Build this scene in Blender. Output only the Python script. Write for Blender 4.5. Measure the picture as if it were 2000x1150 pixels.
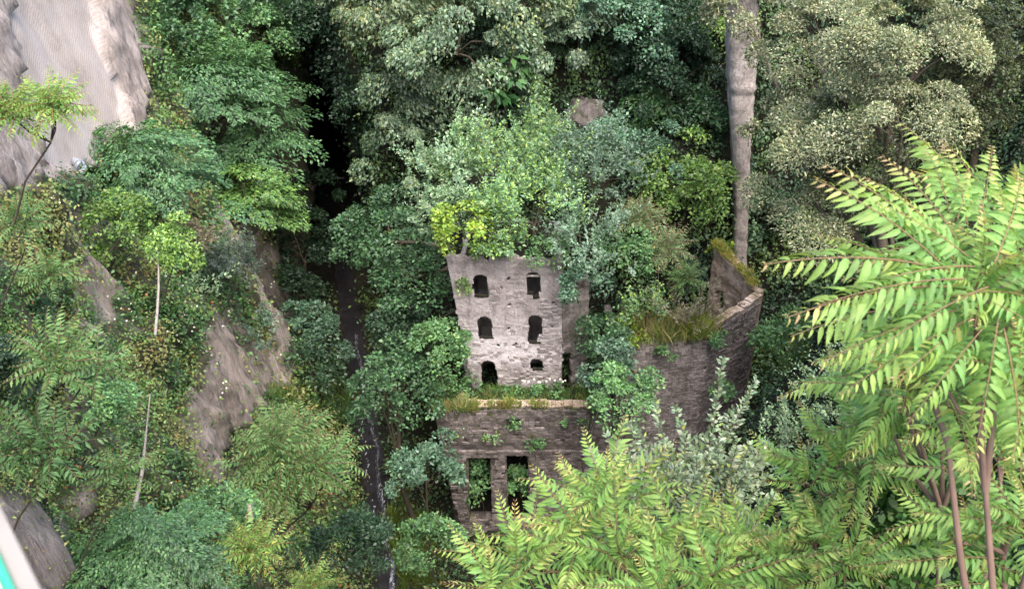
import bpy, math, random
import numpy as np
from mathutils import Vector, Matrix, noise
from mathutils.bvhtree import BVHTree

for o in list(bpy.data.objects):
    bpy.data.objects.remove(o, do_unlink=True)
SC = bpy.context.scene
COL = SC.collection
CZ = 70.0                      # eye height above the datum (gorge floor is near 3)
PITCH = math.radians(36.0)
F, CX, CY = 1700.0, 1100.0, 575.0
CP, SP = math.cos(PITCH), math.sin(PITCH)

# ------------------------------------------------------------------ camera, world, sun, exposure
cam = bpy.data.cameras.new('camera')
cam.sensor_width = 36.0
cam.lens = 36.0 * F / 2000.0
cam.shift_x = (1000.0 - CX) / 2000.0
cam.clip_start = 0.05
cam.clip_end = 3000.0
cam.dof.use_dof = True
cam.dof.focus_distance = 45.0
cam.dof.aperture_fstop = 30.6 / 7.5       # 7.5 mm aperture
camo = bpy.data.objects.new('camera', cam)
camo.location = (0, 0, CZ)
camo.rotation_euler = (math.pi / 2 - PITCH, 0, 0)
COL.objects.link(camo)
SC.camera = camo

SUN_EL, SUN_AZ = math.radians(62), math.radians(155)   # azimuth clockwise from +Y: behind and right of the camera
w = bpy.data.worlds.new('World')
SC.world = w
w.use_nodes = True
nt = w.node_tree
bg = nt.nodes['Background']
sky = nt.nodes.new('ShaderNodeTexSky')
sky.sky_type = 'NISHITA'
sky.sun_disc = False
sky.sun_elevation = SUN_EL
sky.sun_rotation = SUN_AZ
sky.air_density = 1.0
sky.dust_density = 4.0
sky.ozone_density = 1.0
nt.links.new(sky.outputs[0], bg.inputs[0])
bg.inputs[1].default_value = 0.15
sl = bpy.data.lights.new('sun', 'SUN')
sl.energy = 1.05
sl.angle = math.radians(50)
sl.color = (1.0, 0.97, 0.92)
so = bpy.data.objects.new('sun', sl)
sd = Vector((math.sin(SUN_AZ) * math.cos(SUN_EL), math.cos(SUN_AZ) * math.cos(SUN_EL), math.sin(SUN_EL)))
so.rotation_euler = sd.to_track_quat('Z', 'Y').to_euler()
so.location = (0, 0, 150)
COL.objects.link(so)
SC.view_settings.view_transform = 'Standard'
SC.view_settings.look = 'None'
SC.view_settings.exposure = 2.15
SC.view_settings.gamma = 1.0
SC.view_settings.use_curve_mapping = False
SC.render.engine = 'CYCLES'
SC.cycles.max_bounces = 9
SC.cycles.diffuse_bounces = 6
SC.cycles.glossy_bounces = 2
SC.cycles.transmission_bounces = 6
SC.cycles.use_denoising = True

# ------------------------------------------------------------------ helpers
def ray(px, py):
    u, v = (px - CX) / F, (CY - py) / F
    return Vector((u, CP + v * SP, -SP + v * CP))

def at(px, py, d):            # point at depth d (m along the view axis)
    return Vector((0, 0, CZ)) + ray(px, py) * d

def atY(px, py, Y):
    r = ray(px, py)
    return Vector((0, 0, CZ)) + r * (Y / r.y)

def proj(P):                  # world -> photo pixels (arrays ok)
    P = np.asarray(P, float)
    x, y, z = P[..., 0], P[..., 1], P[..., 2] - CZ
    d = y * CP - z * SP
    d = np.where(d < .05, .05, d)
    v = (y * SP + z * CP) / d
    return CX + F * x / d, CY - F * v, d

def sstep(a, b, x):
    t = np.clip((np.asarray(x, float) - a) / (b - a), 0, 1)
    return t * t * (3 - 2 * t)

def in_poly(px, py, poly):
    px = np.asarray(px, float); py = np.asarray(py, float)
    c = np.zeros(px.shape, bool)
    n = len(poly)
    for i in range(n):
        x1, y1 = poly[i]; x2, y2 = poly[(i + 1) % n]
        if y1 == y2: continue
        m = ((y1 > py) != (y2 > py)) & (px < (x2 - x1) * (py - y1) / (y2 - y1) + x1)
        c ^= m
    return c

def nrm(a):
    return a / np.maximum(np.linalg.norm(a, axis=-1, keepdims=True), 1e-9)

def tag(o, label=None, cat=None, group=None, kind=None):
    if label: o['label'] = label
    if cat: o['category'] = cat
    if group: o['group'] = group
    if kind: o['kind'] = kind
    return o

def empty(name, loc, label=None, cat=None, group=None):
    o = bpy.data.objects.new(name, None)
    o.empty_display_size = .3
    o.location = loc
    COL.objects.link(o)
    return tag(o, label, cat, group)

def link(name, me, mat=None, parent=None, M=None, loc=None):
    o = bpy.data.objects.new(name, me)
    COL.objects.link(o)
    if mat is not None and not me.materials:
        me.materials.append(mat)
    if parent is not None: o.parent = parent
    if M is not None: o.matrix_basis = M
    if loc is not None: o.location = loc
    return o

def mesh_np(name, V, Fq, C=None, smooth=False):
    """V (n,3), Fq (m,k) equal-sided faces, C (n,3) point colours"""
    V = np.asarray(V, np.float32); Fq = np.asarray(Fq, np.int32)
    me = bpy.data.meshes.new(name)
    me.vertices.add(len(V)); me.vertices.foreach_set('co', V.ravel())
    m, k = Fq.shape
    me.loops.add(m * k); me.loops.foreach_set('vertex_index', Fq.ravel())
    me.polygons.add(m)
    me.polygons.foreach_set('loop_start', np.arange(0, m * k, k, dtype=np.int32))
    me.polygons.foreach_set('loop_total', np.full(m, k, np.int32))
    if smooth:
        me.polygons.foreach_set('use_smooth', np.ones(m, bool))
    if C is not None:
        a = me.color_attributes.new('Col', 'FLOAT_COLOR', 'POINT')
        c4 = np.ones((len(V), 4), np.float32); c4[:, :3] = C
        a.data.foreach_set('color', c4.ravel())
    me.update(calc_edges=True)
    return me

def leaf_arrays(P, A, N, L, W, fold=.18, curl=.12):
    A = nrm(A); B = nrm(np.cross(N, A)); N = np.cross(A, B)
    L = np.asarray(L)[:, None]; W = np.asarray(W)[:, None]
    v0 = P
    v1 = P + A * L * .45 + B * W * .5 + N * W * fold
    v2 = P + A * L - N * L * curl
    v3 = P + A * L * .45 - B * W * .5 + N * W * fold
    return np.stack([v0, v1, v2, v3], 1).reshape(-1, 3)

def leaf_mesh(name, P, A, N, L, W, C, **k):
    V = leaf_arrays(P, A, N, L, W, **k)
    n = len(P)
    return mesh_np(name, V, np.arange(4 * n).reshape(n, 4), np.repeat(C, 4, 0))

def tube_arrays(pts, rad, sides=7):
    pts = [Vector(p) for p in pts]
    V, Fc = [], []
    for i, p in enumerate(pts):
        t = (pts[min(i + 1, len(pts) - 1)] - pts[max(i - 1, 0)]).normalized()
        a = t.orthogonal().normalized() if i == 0 else (a - t * a.dot(t)).normalized()
        b = t.cross(a)
        for k in range(sides):
            q = 2 * math.pi * k / sides
            V.append(p + (a * math.cos(q) + b * math.sin(q)) * rad[i])
    for i in range(len(pts) - 1):
        for k in range(sides):
            k2 = (k + 1) % sides
            Fc.append((i * sides + k, i * sides + k2, (i + 1) * sides + k2, (i + 1) * sides + k))
    return V, Fc

class MB:
    def __init__(s): s.V, s.F = [], []
    def add(s, V, Fc):
        o = len(s.V); s.V += [tuple(v) for v in V]; s.F += [tuple(i + o for i in f) for f in Fc]
    def tube(s, pts, rad, sides=7): s.add(*tube_arrays(pts, rad, sides))
    def box(s, c, h, R=None):
        V = []
        for dx in (-1, 1):
            for dy in (-1, 1):
                for dz in (-1, 1):
                    v = Vector((dx * h[0], dy * h[1], dz * h[2]))
                    if R is not None: v = R @ v
                    V.append(v + Vector(c))
        s.add(V, [(0, 1, 3, 2), (4, 6, 7, 5), (0, 4, 5, 1), (2, 3, 7, 6), (0, 2, 6, 4), (1, 5, 7, 3)])
    def mesh(s, name, smooth=False):
        me = bpy.data.meshes.new(name)
        me.from_pydata(s.V, [], s.F)
        if smooth: me.polygons.foreach_set('use_smooth', np.ones(len(s.F), bool))
        me.update()
        return me

# ------------------------------------------------------------------ materials
def new_mat(name):
    m = bpy.data.materials.new(name); m.use_nodes = True
    nt = m.node_tree
    return m, nt, nt.nodes['Principled BSDF'], nt.nodes['Material Output']

def N(nt, t, **k):
    n = nt.nodes.new(t)
    for a, b in k.items():
        if a in n.inputs: n.inputs[a].default_value = b
        else: setattr(n, a, b)
    return n

def ramp(nt, src, stops):
    r = nt.nodes.new('ShaderNodeValToRGB')
    e = r.color_ramp.elements
    e[0].position, e[0].color = stops[0][0], (*stops[0][1], 1)
    e[1].position, e[1].color = stops[-1][0], (*stops[-1][1], 1)
    for p, c in stops[1:-1]:
        q = e.new(p); q.color = (*c, 1)
    nt.links.new(src, r.inputs[0])
    return r

def leaf_material(name, rough=.45, spec=.5, trans=.3, nsc=.9):
    m, nt, b, out = new_mat(name)
    a = N(nt, 'ShaderNodeAttribute', attribute_name='Col')
    oi = N(nt, 'ShaderNodeObjectInfo')
    mr = N(nt, 'ShaderNodeMapRange'); mr.inputs[3].default_value = .85; mr.inputs[4].default_value = 1.15
    nt.links.new(oi.outputs['Random'], mr.inputs[0])
    mul = N(nt, 'ShaderNodeVectorMath', operation='SCALE')
    tcn = N(nt, 'ShaderNodeTexCoord'); nn = N(nt, 'ShaderNodeTexNoise', Scale=nsc, Detail=4.0, Roughness=.7)
    nt.links.new(tcn.outputs['Object'], nn.inputs['Vector'])
    rn = ramp(nt, nn.outputs[0], [(.3, (.66, .70, .62)), (.5, (1, 1, 1)), (.68, (1.22, 1.14, 1.1))])
    mn = N(nt, 'ShaderNodeVectorMath', operation='MULTIPLY')
    nt.links.new(a.outputs['Color'], mn.inputs[0]); nt.links.new(rn.outputs[0], mn.inputs[1])
    nt.links.new(mn.outputs[0], mul.inputs[0]); nt.links.new(mr.outputs[0], mul.inputs['Scale'])
    nt.links.new(mul.outputs[0], b.inputs['Base Color'])
    b.inputs['Roughness'].default_value = rough
    b.inputs['Specular IOR Level'].default_value = spec
    tr = N(nt, 'ShaderNodeBsdfTranslucent')
    ty = N(nt, 'ShaderNodeVectorMath', operation='MULTIPLY'); ty.inputs[1].default_value = (1.25, 1.2, .6)
    nt.links.new(mul.outputs[0], ty.inputs[0]); nt.links.new(ty.outputs[0], tr.inputs[0])
    mx = N(nt, 'ShaderNodeMixShader'); mx.inputs[0].default_value = trans
    nt.links.new(b.outputs[0], mx.inputs[1]); nt.links.new(tr.outputs[0], mx.inputs[2])
    nt.links.new(mx.outputs[0], out.inputs[0])
    return m

M_LEAF = leaf_material('leaf', .5, .5, .3)
M_AIL = leaf_material('ailanthus_leaf', .55, .4, .42, 22.0)
M_GRASS = leaf_material('grass_blade', .6, .3, .35)
M_PETAL = leaf_material('petal', .6, .2, .3)

def rock_material(name, cols, scale=.35, stretch=(1, 1, .35), bump=.6, tool=False, usecol=False, rough=.92):
    m, nt, b, out = new_mat(name)
    tc = N(nt, 'ShaderNodeTexCoord')
    mp = N(nt, 'ShaderNodeMapping'); mp.inputs['Scale'].default_value = stretch
    nt.links.new(tc.outputs['Object'], mp.inputs[0])
    n1 = N(nt, 'ShaderNodeTexNoise', Scale=scale, Detail=9.0, Roughness=.65)
    n2 = N(nt, 'ShaderNodeTexNoise', Scale=scale * 9, Detail=6.0, Roughness=.7)
    nt.links.new(mp.outputs[0], n1.inputs['Vector']); nt.links.new(mp.outputs[0], n2.inputs['Vector'])
    r1 = ramp(nt, n1.outputs[0], [(.3, cols[0]), (.45, cols[1]), (.6, cols[2]), (.75, cols[3])])
    r2 = ramp(nt, n2.outputs[0], [(.32, (.42, .40, .375)), (.5, (.95, .94, .93)), (.65, (1.15, 1.15, 1.15))])
    mul = N(nt, 'ShaderNodeMix', data_type='RGBA', blend_type='MULTIPLY'); mul.inputs[0].default_value = .8
    nt.links.new(r1.outputs[0], mul.inputs[6]); nt.links.new(r2.outputs[0], mul.inputs[7])
    col = mul.outputs[2]
    if usecol:        # Col.r = fraction of freshly cut pale stone, Col.g = moss and painted ravine shade
        a = N(nt, 'ShaderNodeAttribute', attribute_name='Col')
        sp = N(nt, 'ShaderNodeSeparateColor'); nt.links.new(a.outputs['Color'], sp.inputs[0])
        mpt = N(nt, 'ShaderNodeMapping'); mpt.inputs['Rotation'].default_value = (math.radians(-24), 0, 0)
        nt.links.new(tc.outputs['Object'], mpt.inputs[0])
        wv = N(nt, 'ShaderNodeTexWave', Scale=1.6, Distortion=4.0, Detail=3.0, bands_direction='Z')
        wv.inputs['Detail Scale'].default_value = 2.0
        nt.links.new(mpt.outputs[0], wv.inputs['Vector'])
        rw = ramp(nt, wv.outputs[0], [(0., (.345, .30, .275)), (.45, (.415, .365, .337)), (1., (.46, .405, .375))])
        np_ = N(nt, 'ShaderNodeTexNoise', Scale=.25, Detail=9.0, Roughness=.68)
        nt.links.new(tc.outputs['Object'], np_.inputs['Vector'])
        rp = ramp(nt, np_.outputs[0], [(.34, (.72, .69, .66)), (.47, (.97, .93, .88)), (.56, (1.02, 1, .98)), (.68, (1.12, 1.1, 1.1))])
        mp2 = N(nt, 'ShaderNodeMix', data_type='RGBA', blend_type='MULTIPLY'); mp2.inputs[0].default_value = 1
        nt.links.new(rw.outputs[0], mp2.inputs[6]); nt.links.new(rp.outputs[0], mp2.inputs[7])
        mm = N(nt, 'ShaderNodeMix', data_type='RGBA')
        nt.links.new(sp.outputs[0], mm.inputs[0]); nt.links.new(col, mm.inputs[6]); nt.links.new(mp2.outputs[2], mm.inputs[7])
        ng = N(nt, 'ShaderNodeTexNoise', Scale=1.2, Detail=6.0)
        nt.links.new(tc.outputs['Object'], ng.inputs['Vector'])
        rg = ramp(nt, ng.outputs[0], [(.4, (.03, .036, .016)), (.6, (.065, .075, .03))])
        mg = N(nt, 'ShaderNodeMix', data_type='RGBA')
        nt.links.new(sp.outputs[1], mg.inputs[0]); nt.links.new(mm.outputs[2], mg.inputs[6]); nt.links.new(rg.outputs[0], mg.inputs[7])
        col = mg.outputs[2]
    nt.links.new(col, b.inputs['Base Color'])
    b.inputs['Roughness'].default_value = rough
    b.inputs['Specular IOR Level'].default_value = .25
    bp = N(nt, 'ShaderNodeBump', Strength=bump, Distance=.25)
    if usecol:
        ms = N(nt, 'ShaderNodeMath', operation='MULTIPLY_ADD'); ms.inputs[1].default_value = -.97 * bump; ms.inputs[2].default_value = bump
        nt.links.new(sp.outputs[0], ms.inputs[0]); nt.links.new(ms.outputs[0], bp.inputs['Strength'])
    ad = N(nt, 'ShaderNodeMath', operation='ADD')
    nt.links.new(n1.outputs[0], ad.inputs[0]); nt.links.new(n2.outputs[0], ad.inputs[1])
    nt.links.new(ad.outputs[0], bp.inputs['Height']); nt.links.new(bp.outputs[0], b.inputs['Normal'])
    return m

M_CLIFF = rock_material('tuff_cliff', [(.15, .125, .112), (.315, .266, .240), (.415, .355, .322), (.49, .43, .395)], .45, (1, 1, .16), .8, usecol=True)
M_PILLAR = rock_material('tuff_pillar', [(.20, .18, .165), (.38, .335, .315), (.48, .425, .40), (.55, .49, .465)], .5, (1, 1, .6), .7)
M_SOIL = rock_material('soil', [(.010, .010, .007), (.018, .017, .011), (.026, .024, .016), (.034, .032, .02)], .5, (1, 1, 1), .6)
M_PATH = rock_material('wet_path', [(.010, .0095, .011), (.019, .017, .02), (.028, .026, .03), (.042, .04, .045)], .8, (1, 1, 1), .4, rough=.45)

def wall_material(name, cols, stain=(.10, .09, .08), white=None, rough=.93, sc=1.0, green=.0):
    m, nt, b, out = new_mat(name)
    tc = N(nt, 'ShaderNodeTexCoord')
    n1 = N(nt, 'ShaderNodeTexNoise', Scale=.55 * sc, Detail=8.0, Roughness=.6)
    n2 = N(nt, 'ShaderNodeTexNoise', Scale=4.5 * sc, Detail=7.0, Roughness=.7)
    mp = N(nt, 'ShaderNodeMapping'); mp.inputs['Scale'].default_value = (1.6, 1.6, .22)
    nt.links.new(tc.outputs['Object'], mp.inputs[0])
    n3 = N(nt, 'ShaderNodeTexNoise', Scale=.9 * sc, Detail=7.0, Roughness=.6)
    nt.links.new(mp.outputs[0], n3.inputs['Vector'])
    for n in (n1, n2): nt.links.new(tc.outputs['Object'], n.inputs['Vector'])
    r1 = ramp(nt, n1.outputs[0], [(.32, cols[0]), (.48, cols[1]), (.66, cols[2])])
    r2 = ramp(nt, n2.outputs[0], [(.28, (.45, .42, .40)), (.5, (.95, .94, .93)), (.7, (1.12, 1.1, 1.1))])
    mul = N(nt, 'ShaderNodeMix', data_type='RGBA', blend_type='MULTIPLY'); mul.inputs[0].default_value = .85
    nt.links.new(r1.outputs[0], mul.inputs[6]); nt.links.new(r2.outputs[0], mul.inputs[7])
    r3 = ramp(nt, n3.outputs[0], [(.5, (0, 0, 0)), (.72, (.75, .75, .75))])
    mx = N(nt, 'ShaderNodeMix', data_type='RGBA')
    nt.links.new(r3.outputs[0], mx.inputs[0]); nt.links.new(mul.outputs[2], mx.inputs[6])
    mx.inputs[7].default_value = (*stain, 1)
    col = mx.outputs[2]
    if green:
        n4 = N(nt, 'ShaderNodeTexNoise', Scale=.8, Detail=9.0, Roughness=.7)
        ofs = N(nt, 'ShaderNodeVectorMath', operation='ADD'); ofs.inputs[1].default_value = (13, 7, 3)
        nt.links.new(tc.outputs['Object'], ofs.inputs[0]); nt.links.new(ofs.outputs[0], n4.inputs['Vector'])
        r4 = ramp(nt, n4.outputs[0], [(.52, (0, 0, 0)), (.68, (green,) * 3)])
        mg = N(nt, 'ShaderNodeMix', data_type='RGBA')
        nt.links.new(r4.outputs[0], mg.inputs[0]); nt.links.new(col, mg.inputs[6]); mg.inputs[7].default_value = (.07, .08, .025, 1)
        col = mg.outputs[2]
    if white:         # old limewash that survives on part of the height
        sx = N(nt, 'ShaderNodeSeparateXYZ'); nt.links.new(tc.outputs['Object'], sx.inputs[0])
        nw = N(nt, 'ShaderNodeTexNoise', Scale=.7, Detail=7.0, Roughness=.7); nt.links.new(tc.outputs['Object'], nw.inputs['Vector'])
        sm = N(nt, 'ShaderNodeMath', operation='MULTIPLY_ADD'); sm.inputs[1].default_value = 6.0
        nt.links.new(nw.outputs[0], sm.inputs[0]); nt.links.new(sx.outputs[2], sm.inputs[2])
        rw = ramp(nt, sm.outputs[0], [(0, (0, 0, 0)), (1, (0, 0, 0))])
        mrz = N(nt, 'ShaderNodeMapRange'); mrz.inputs[1].default_value = white[0] + 3; mrz.inputs[2].default_value = white[1] + 3
        nt.links.new(sm.outputs[0], mrz.inputs[0]); nt.links.new(mrz.outputs[0], rw.inputs[0])
        for p_, v_ in ((.12, .0), (.3, .85), (.55, .65), (.9, 0.)):
            q = rw.color_ramp.elements.new(p_); q.color = (v_, v_, v_, 1)
        mw = N(nt, 'ShaderNodeMix', data_type='RGBA', blend_type='MIX')
        r5 = ramp(nt, n2.outputs[0], [(.3, (.42, .385, .40)), (.5, (.64, .60, .63)), (.7, (.72, .68, .71))])
        nt.links.new(rw.outputs[0], mw.inputs[0]); nt.links.new(col, mw.inputs[6]); nt.links.new(r5.outputs[0], mw.inputs[7])
        col = mw.outputs[2]
    oi = N(nt, 'ShaderNodeObjectInfo')
    mr = N(nt, 'ShaderNodeMapRange'); mr.inputs[3].default_value = .75; mr.inputs[4].default_value = 1.25
    nt.links.new(oi.outputs['Random'], mr.inputs[0])
    sc_ = N(nt, 'ShaderNodeVectorMath', operation='SCALE')
    nt.links.new(col, sc_.inputs[0]); nt.links.new(mr.outputs[0], sc_.inputs['Scale'])
    nt.links.new(sc_.outputs[0] if name.startswith('stone') else col, b.inputs['Base Color'])
    b.inputs['Roughness'].default_value = rough
    b.inputs['Specular IOR Level'].default_value = .2
    bp = N(nt, 'ShaderNodeBump', Strength=.7, Distance=.12)
    nt.links.new(n2.outputs[0], bp.inputs['Height']); nt.links.new(bp.outputs[0], b.inputs['Normal'])
    return m

M_PLASTER = wall_material('pale_plaster', [(.21, .188, .186), (.36, .325, .33), (.46, .425, .435)], (.115, .103, .10), white=(13.5, 20.5))
M_DARKWALL = wall_material('dark_masonry', [(.075, .065, .062), (.145, .126, .122), (.22, .192, .19)], (.045, .038, .036), green=.8)
M_RUIN = wall_material('ruin_masonry', [(.125, .11, .103), (.225, .20, .193), (.33, .295, .288)], (.085, .075, .07), green=.6)
M_ORANGE = wall_material('weathered_orange_tuff', [(.28, .21, .155), (.42, .33, .265), (.52, .44, .385)], (.20, .14, .10), green=.5)
M_STONE = wall_material('stone_block', [(.08, .07, .066), (.155, .134, .13), (.25, .218, .214)], (.045, .038, .036), sc=1.5)
M_STONE_R = wall_material('stone_block_grey', [(.12, .105, .10), (.22, .195, .19), (.34, .305, .30)], (.07, .06, .056), sc=1.5)
M_STONE_P = wall_material('stone_block_pale', [(.27, .24, .235), (.38, .345, .345), (.48, .44, .445)], (.16, .145, .14), sc=1.5)

def plain(name, col, rough=.6, spec=.4, var=.0):
    m, nt, b, out = new_mat(name)
    tc = N(nt, 'ShaderNodeTexCoord')
    n = N(nt, 'ShaderNodeTexNoise', Scale=6.0, Detail=6.0)
    nt.links.new(tc.outputs['Object'], n.inputs['Vector'])
    r = ramp(nt, n.outputs[0], [(.3, tuple(c * .75 for c in col)), (.7, tuple(min(1, c * 1.15) for c in col))])
    nt.links.new(r.outputs[0], b.inputs['Base Color'])
    b.inputs['Roughness'].default_value = rough
    b.inputs['Specular IOR Level'].default_value = spec
    return m

M_BARK = plain('bark', (.09, .075, .055), .9, .2)
M_PALEBARK = plain('bleached_wood', (.26, .235, .21), .85, .2)
M_REDBARK = plain('ailanthus_bark', (.15, .095, .07), .8, .25)
M_RACHIS = plain('leaf_stalk', (.26, .12, .06), .6, .3)
M_GREENPAINT = plain('green_paint', (.03, .32, .18), .4, .5)
M_WHITEPAINT = plain('white_paint', (.62, .64, .64), .4, .5)
M_COPING = plain('weathered_coping', (.22, .20, .18), .9, .2)
M_RUST = plain('rusty_iron', (.16, .06, .03), .8, .3)
M_TIMBER = plain('grey_timber', (.40, .36, .33), .9, .2)
M_GREY = plain('grey_metal', (.30, .33, .36), .5, .5)
m, nt_, b_, o_ = new_mat('white_water'); M_FOAM = m
b_.inputs['Base Color'].default_value = (.30, .32, .35, 1); b_.inputs['Roughness'].default_value = .3

# ------------------------------------------------------------------ terrain
def Xs(Y): return np.interp(Y, [-20, 30, 49, 80, 103, 125, 150, 220], [-5, -11.5, -15.8, -24.7, -31.5, -39.5, -50, -80])
def Xf(Y): return np.interp(Y, [-30, 0, 12, 23, 40, 52, 65, 67.5, 71, 90, 103, 125, 150, 220], [-3, -3.5, -8, -14, -21.5, -25, -27.2, -28.5, -33.5, -38, -38.5, -46, -57, -87])

def hnoise(X, Y, s, seed=0.):
    return np.array([noise.noise(Vector((x * s + seed, y * s - seed, seed * .37))) for x, y in zip(np.ravel(X), np.ravel(Y))]).reshape(np.shape(X))

def ground(X, Y):
    t = X - Xs(Y)
    pl = 29 * sstep(4.5, 15, t) * sstep(0, 5, Y - np.interp(X, [-13, -10.5], [52, 62])) * (1 - sstep(0, 4, X - np.interp(Y, [52, 66, 71], [2.2, 2.2, 15])))
    bw = 38 * sstep(0, 8, Y - np.interp(X, [-60, -15, 0, 20, 60], [76, 76, 77, 75, 70])) * sstep(3.5, 9, t)
    bw2 = 25 * sstep(13, 19, X) * sstep(62, 78, Y)
    near = np.clip((44 - Y) * 1.45, 0, None)
    spur = 20 * sstep(8, 16, X) * sstep(60, 47, Y)
    rb = 42 * sstep(25, 42, X)
    z = -67 + np.minimum(2, np.clip(t - 2, 0, 8) * .25) + np.maximum(near, spur) + pl + bw + bw2 + rb
    z = z + 20 * sstep(14.5, 21, X) * sstep(54, 45, Y) * sstep(8, 20, Y)
    z = np.maximum(z, -67 + 66 * sstep(1, 14, Xf(Y) + .5 - X))
    z = z + 45 * sstep(150, 185, Y)
    return np.minimum(z, -3.0 - np.clip(Y, -50, 0) * 0) 

def axis(fine0, fine1, st, outer):
    a = np.arange(fine0, fine1 + st * .5, st)
    lo = fine0 - np.array(outer[::-1]); hi = fine1 + np.array(outer)
    return np.concatenate([lo, a, hi])

gx = axis(-48, 48, .8, [8, 25, 70, 200, 600, 1500])
gy = axis(0, 160, .8, [8, 25, 70, 200, 600, 1500])
GX, GY = np.meshgrid(gx, gy)
GZ = ground(GX, GY)
rough = hnoise(GX, GY, .22) * 1.1 + hnoise(GX, GY, .7, 5.) * .45
tt = np.abs(GX - Xs(GY))
rough *= .12 + .88 * sstep(1.5, 5, tt)
rough *= sstep(3, 10, np.hypot(GX, GY))
GZ = GZ + rough
V = np.stack([GX, GY, GZ + CZ], -1).reshape(-1, 3)
nx = len(gx)
idx = np.arange(len(V)).reshape(GX.shape)
Q = np.stack([idx[:-1, :-1], idx[:-1, 1:], idx[1:, 1:], idx[1:, :-1]], -1).reshape(-1, 4)
ground_me = mesh_np('ground', V, Q, smooth=True)
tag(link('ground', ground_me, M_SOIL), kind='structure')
bvh_ground = BVHTree.FromPolygons([tuple(v) for v in V], [tuple(q) for q in Q.tolist()])

# the left wall of the gorge: a real wall, with buttresses, gullies and ledges
PALE = [(20, -60), (195, -60), (205, 60), (240, 160), (262, 255), (215, 285), (200, 330), (90, 345), (80, 250), (48, 150)]
BARE = [[(-80, -80), (240, -80), (265, 60), (292, 160), (292, 258), (240, 262), (215, 280), (205, 330), (160, 335), (90, 350), (0, 385), (-80, 400)],
        [(112, 385), (170, 390), (205, 425), (205, 470), (226, 560), (226, 668), (186, 655), (168, 560), (145, 500)],
        [(410, 390), (450, 395), (515, 480), (562, 575), (578, 650), (548, 695), (520, 655), (492, 570), (445, 485)],
        [(364, 790), (380, 730), (418, 595), (455, 610), (480, 660), (525, 670), (545, 700), (522, 768), (492, 800), (470, 850), (440, 930), (436, 975), (400, 935), (372, 880)],
        [(128, 755), (160, 765), (170, 830), (205, 880), (218, 905), (190, 900), (160, 860), (136, 800)],
        [(-60, 955), (40, 955), (75, 985), (100, 1030), (148, 1090), (150, 1250), (-60, 1250)],
        [(150, 945), (175, 960), (190, 1020), (172, 1075), (140, 1010)],
        [(520, 700), (545, 690), (560, 640), (575, 690), (560, 745), (530, 760)]]
ly = np.concatenate([np.arange(-30, 4, 1.2), np.arange(4, 75, .38), np.arange(75, 200, 1.2)])
lz = np.concatenate([np.arange(-72, -62, 1.0), np.arange(-62, -4, .42), np.array([-3.5, -3, -2.5])])
LY, LZ = np.meshgrid(ly, lz)
LX = Xf(LY) - .2 * (LZ + 50)
ravine_dark = sstep(90, 102, LY)
LX = LX * (1 - ravine_dark) + ravine_dark * (Xs(LY) - 4.6 + .14 * (LZ + 67))  # far wall shaped to lean inward so the ravine stays black
nz1 = np.empty(LX.shape); nz2 = np.empty(LX.shape); nz3 = np.empty(LX.shape)
for i in range(LX.shape[0]):
    for j in range(LX.shape[1]):
        y, z = LY[i, j], LZ[i, j]
        nz1[i, j] = noise.noise(Vector((y * .13 + 3.1 + z * .03, z * .035, 1.7)))
        nz2[i, j] = 1 - abs(noise.noise(Vector((y * .42 + z * .10, z * .035, 9.2)))) * 2
        nz3[i, j] = noise.fractal(Vector((y * .55, z * .4, 4.4)), .8, 2.1, 4)
base = np.stack([LX, LY, LZ + CZ], -1)
ppx, ppy, pd = proj(base)
wob = nz3 * 22
pale = in_poly(ppx + wob, ppy + wob * .6, PALE) & (LY > 30) & (LY < 70)
rock1 = in_poly(ppx, ppy, BARE[0]) & (LY > 30) & (LY < 70)
flat = np.where(pale, .12, np.where(rock1, .45, 1.0))
ledge = np.abs(((LZ + nz1 * 4) / 11.0) % 1.0 - .5) * 2
bare_any0 = np.zeros(LX.shape, bool)
for p_ in BARE: bare_any0 |= in_poly(ppx, ppy, p_)
disp = (nz1 * np.where(bare_any0, 1.2, 2.2) + (nz2 - .5) * np.where(bare_any0, 1.2, 1.7) + (ledge - .5) * np.where(bare_any0, .1, .9)) * np.where(pale, .07, np.where(rock1, .15, 1)) + nz3 * np.where(bare_any0 & ~pale & ~rock1, .22, .8) * flat
nz6 = np.array([[noise.fractal(Vector((y * 1.6, z * .3, 7.7)), .7, 2.2, 4) for y in ly] for z in lz])
bare_any0 = np.zeros(LX.shape, bool)
for p_ in BARE: bare_any0 |= in_poly(ppx, ppy, p_)
fl4 = np.array([[1 - abs(noise.noise(Vector((y * .8 + z * .04, z * .03, 5.5)))) * 2.0 - abs(noise.noise(Vector((y * 2.1 + z * .09, z * .05, 1.5)))) * .9 for y in ly] for z in lz])
disp += np.where(pale | rock1, 0, (fl4 - .4) * np.where(bare_any0, 1.15, .75) * ((LY > 20) & (LY < 75))) + np.where(rock1 & ~pale, nz6 * .55, np.where(pale, 0, np.where(bare_any0, nz6 * .28, 0)))
disp *= np.clip((pd - 8) / 18, .3, 1)
LX = LX + disp + np.where(pale, -.5, 0)
V = np.stack([LX, LY + nz3 * .3 * flat, LZ + CZ], -1).reshape(-1, 3)
C = np.zeros((len(V), 3)); C[:, 0] = pale.ravel() * 1.0
bare_any = np.zeros(LX.shape, bool)
for p_ in BARE: bare_any |= in_poly(ppx + nz3 * 14, ppy + nz3 * 14, p_)
C[:, 1] = np.maximum(np.where(bare_any, np.clip(nz3 * .9 - .15, 0, .35) * ~(pale | rock1), .85), ravine_dark * .95).ravel()  # moss on the slope; towards the ravine, shade painted into the rock
idx = np.arange(len(V)).reshape(LX.shape)
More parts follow.
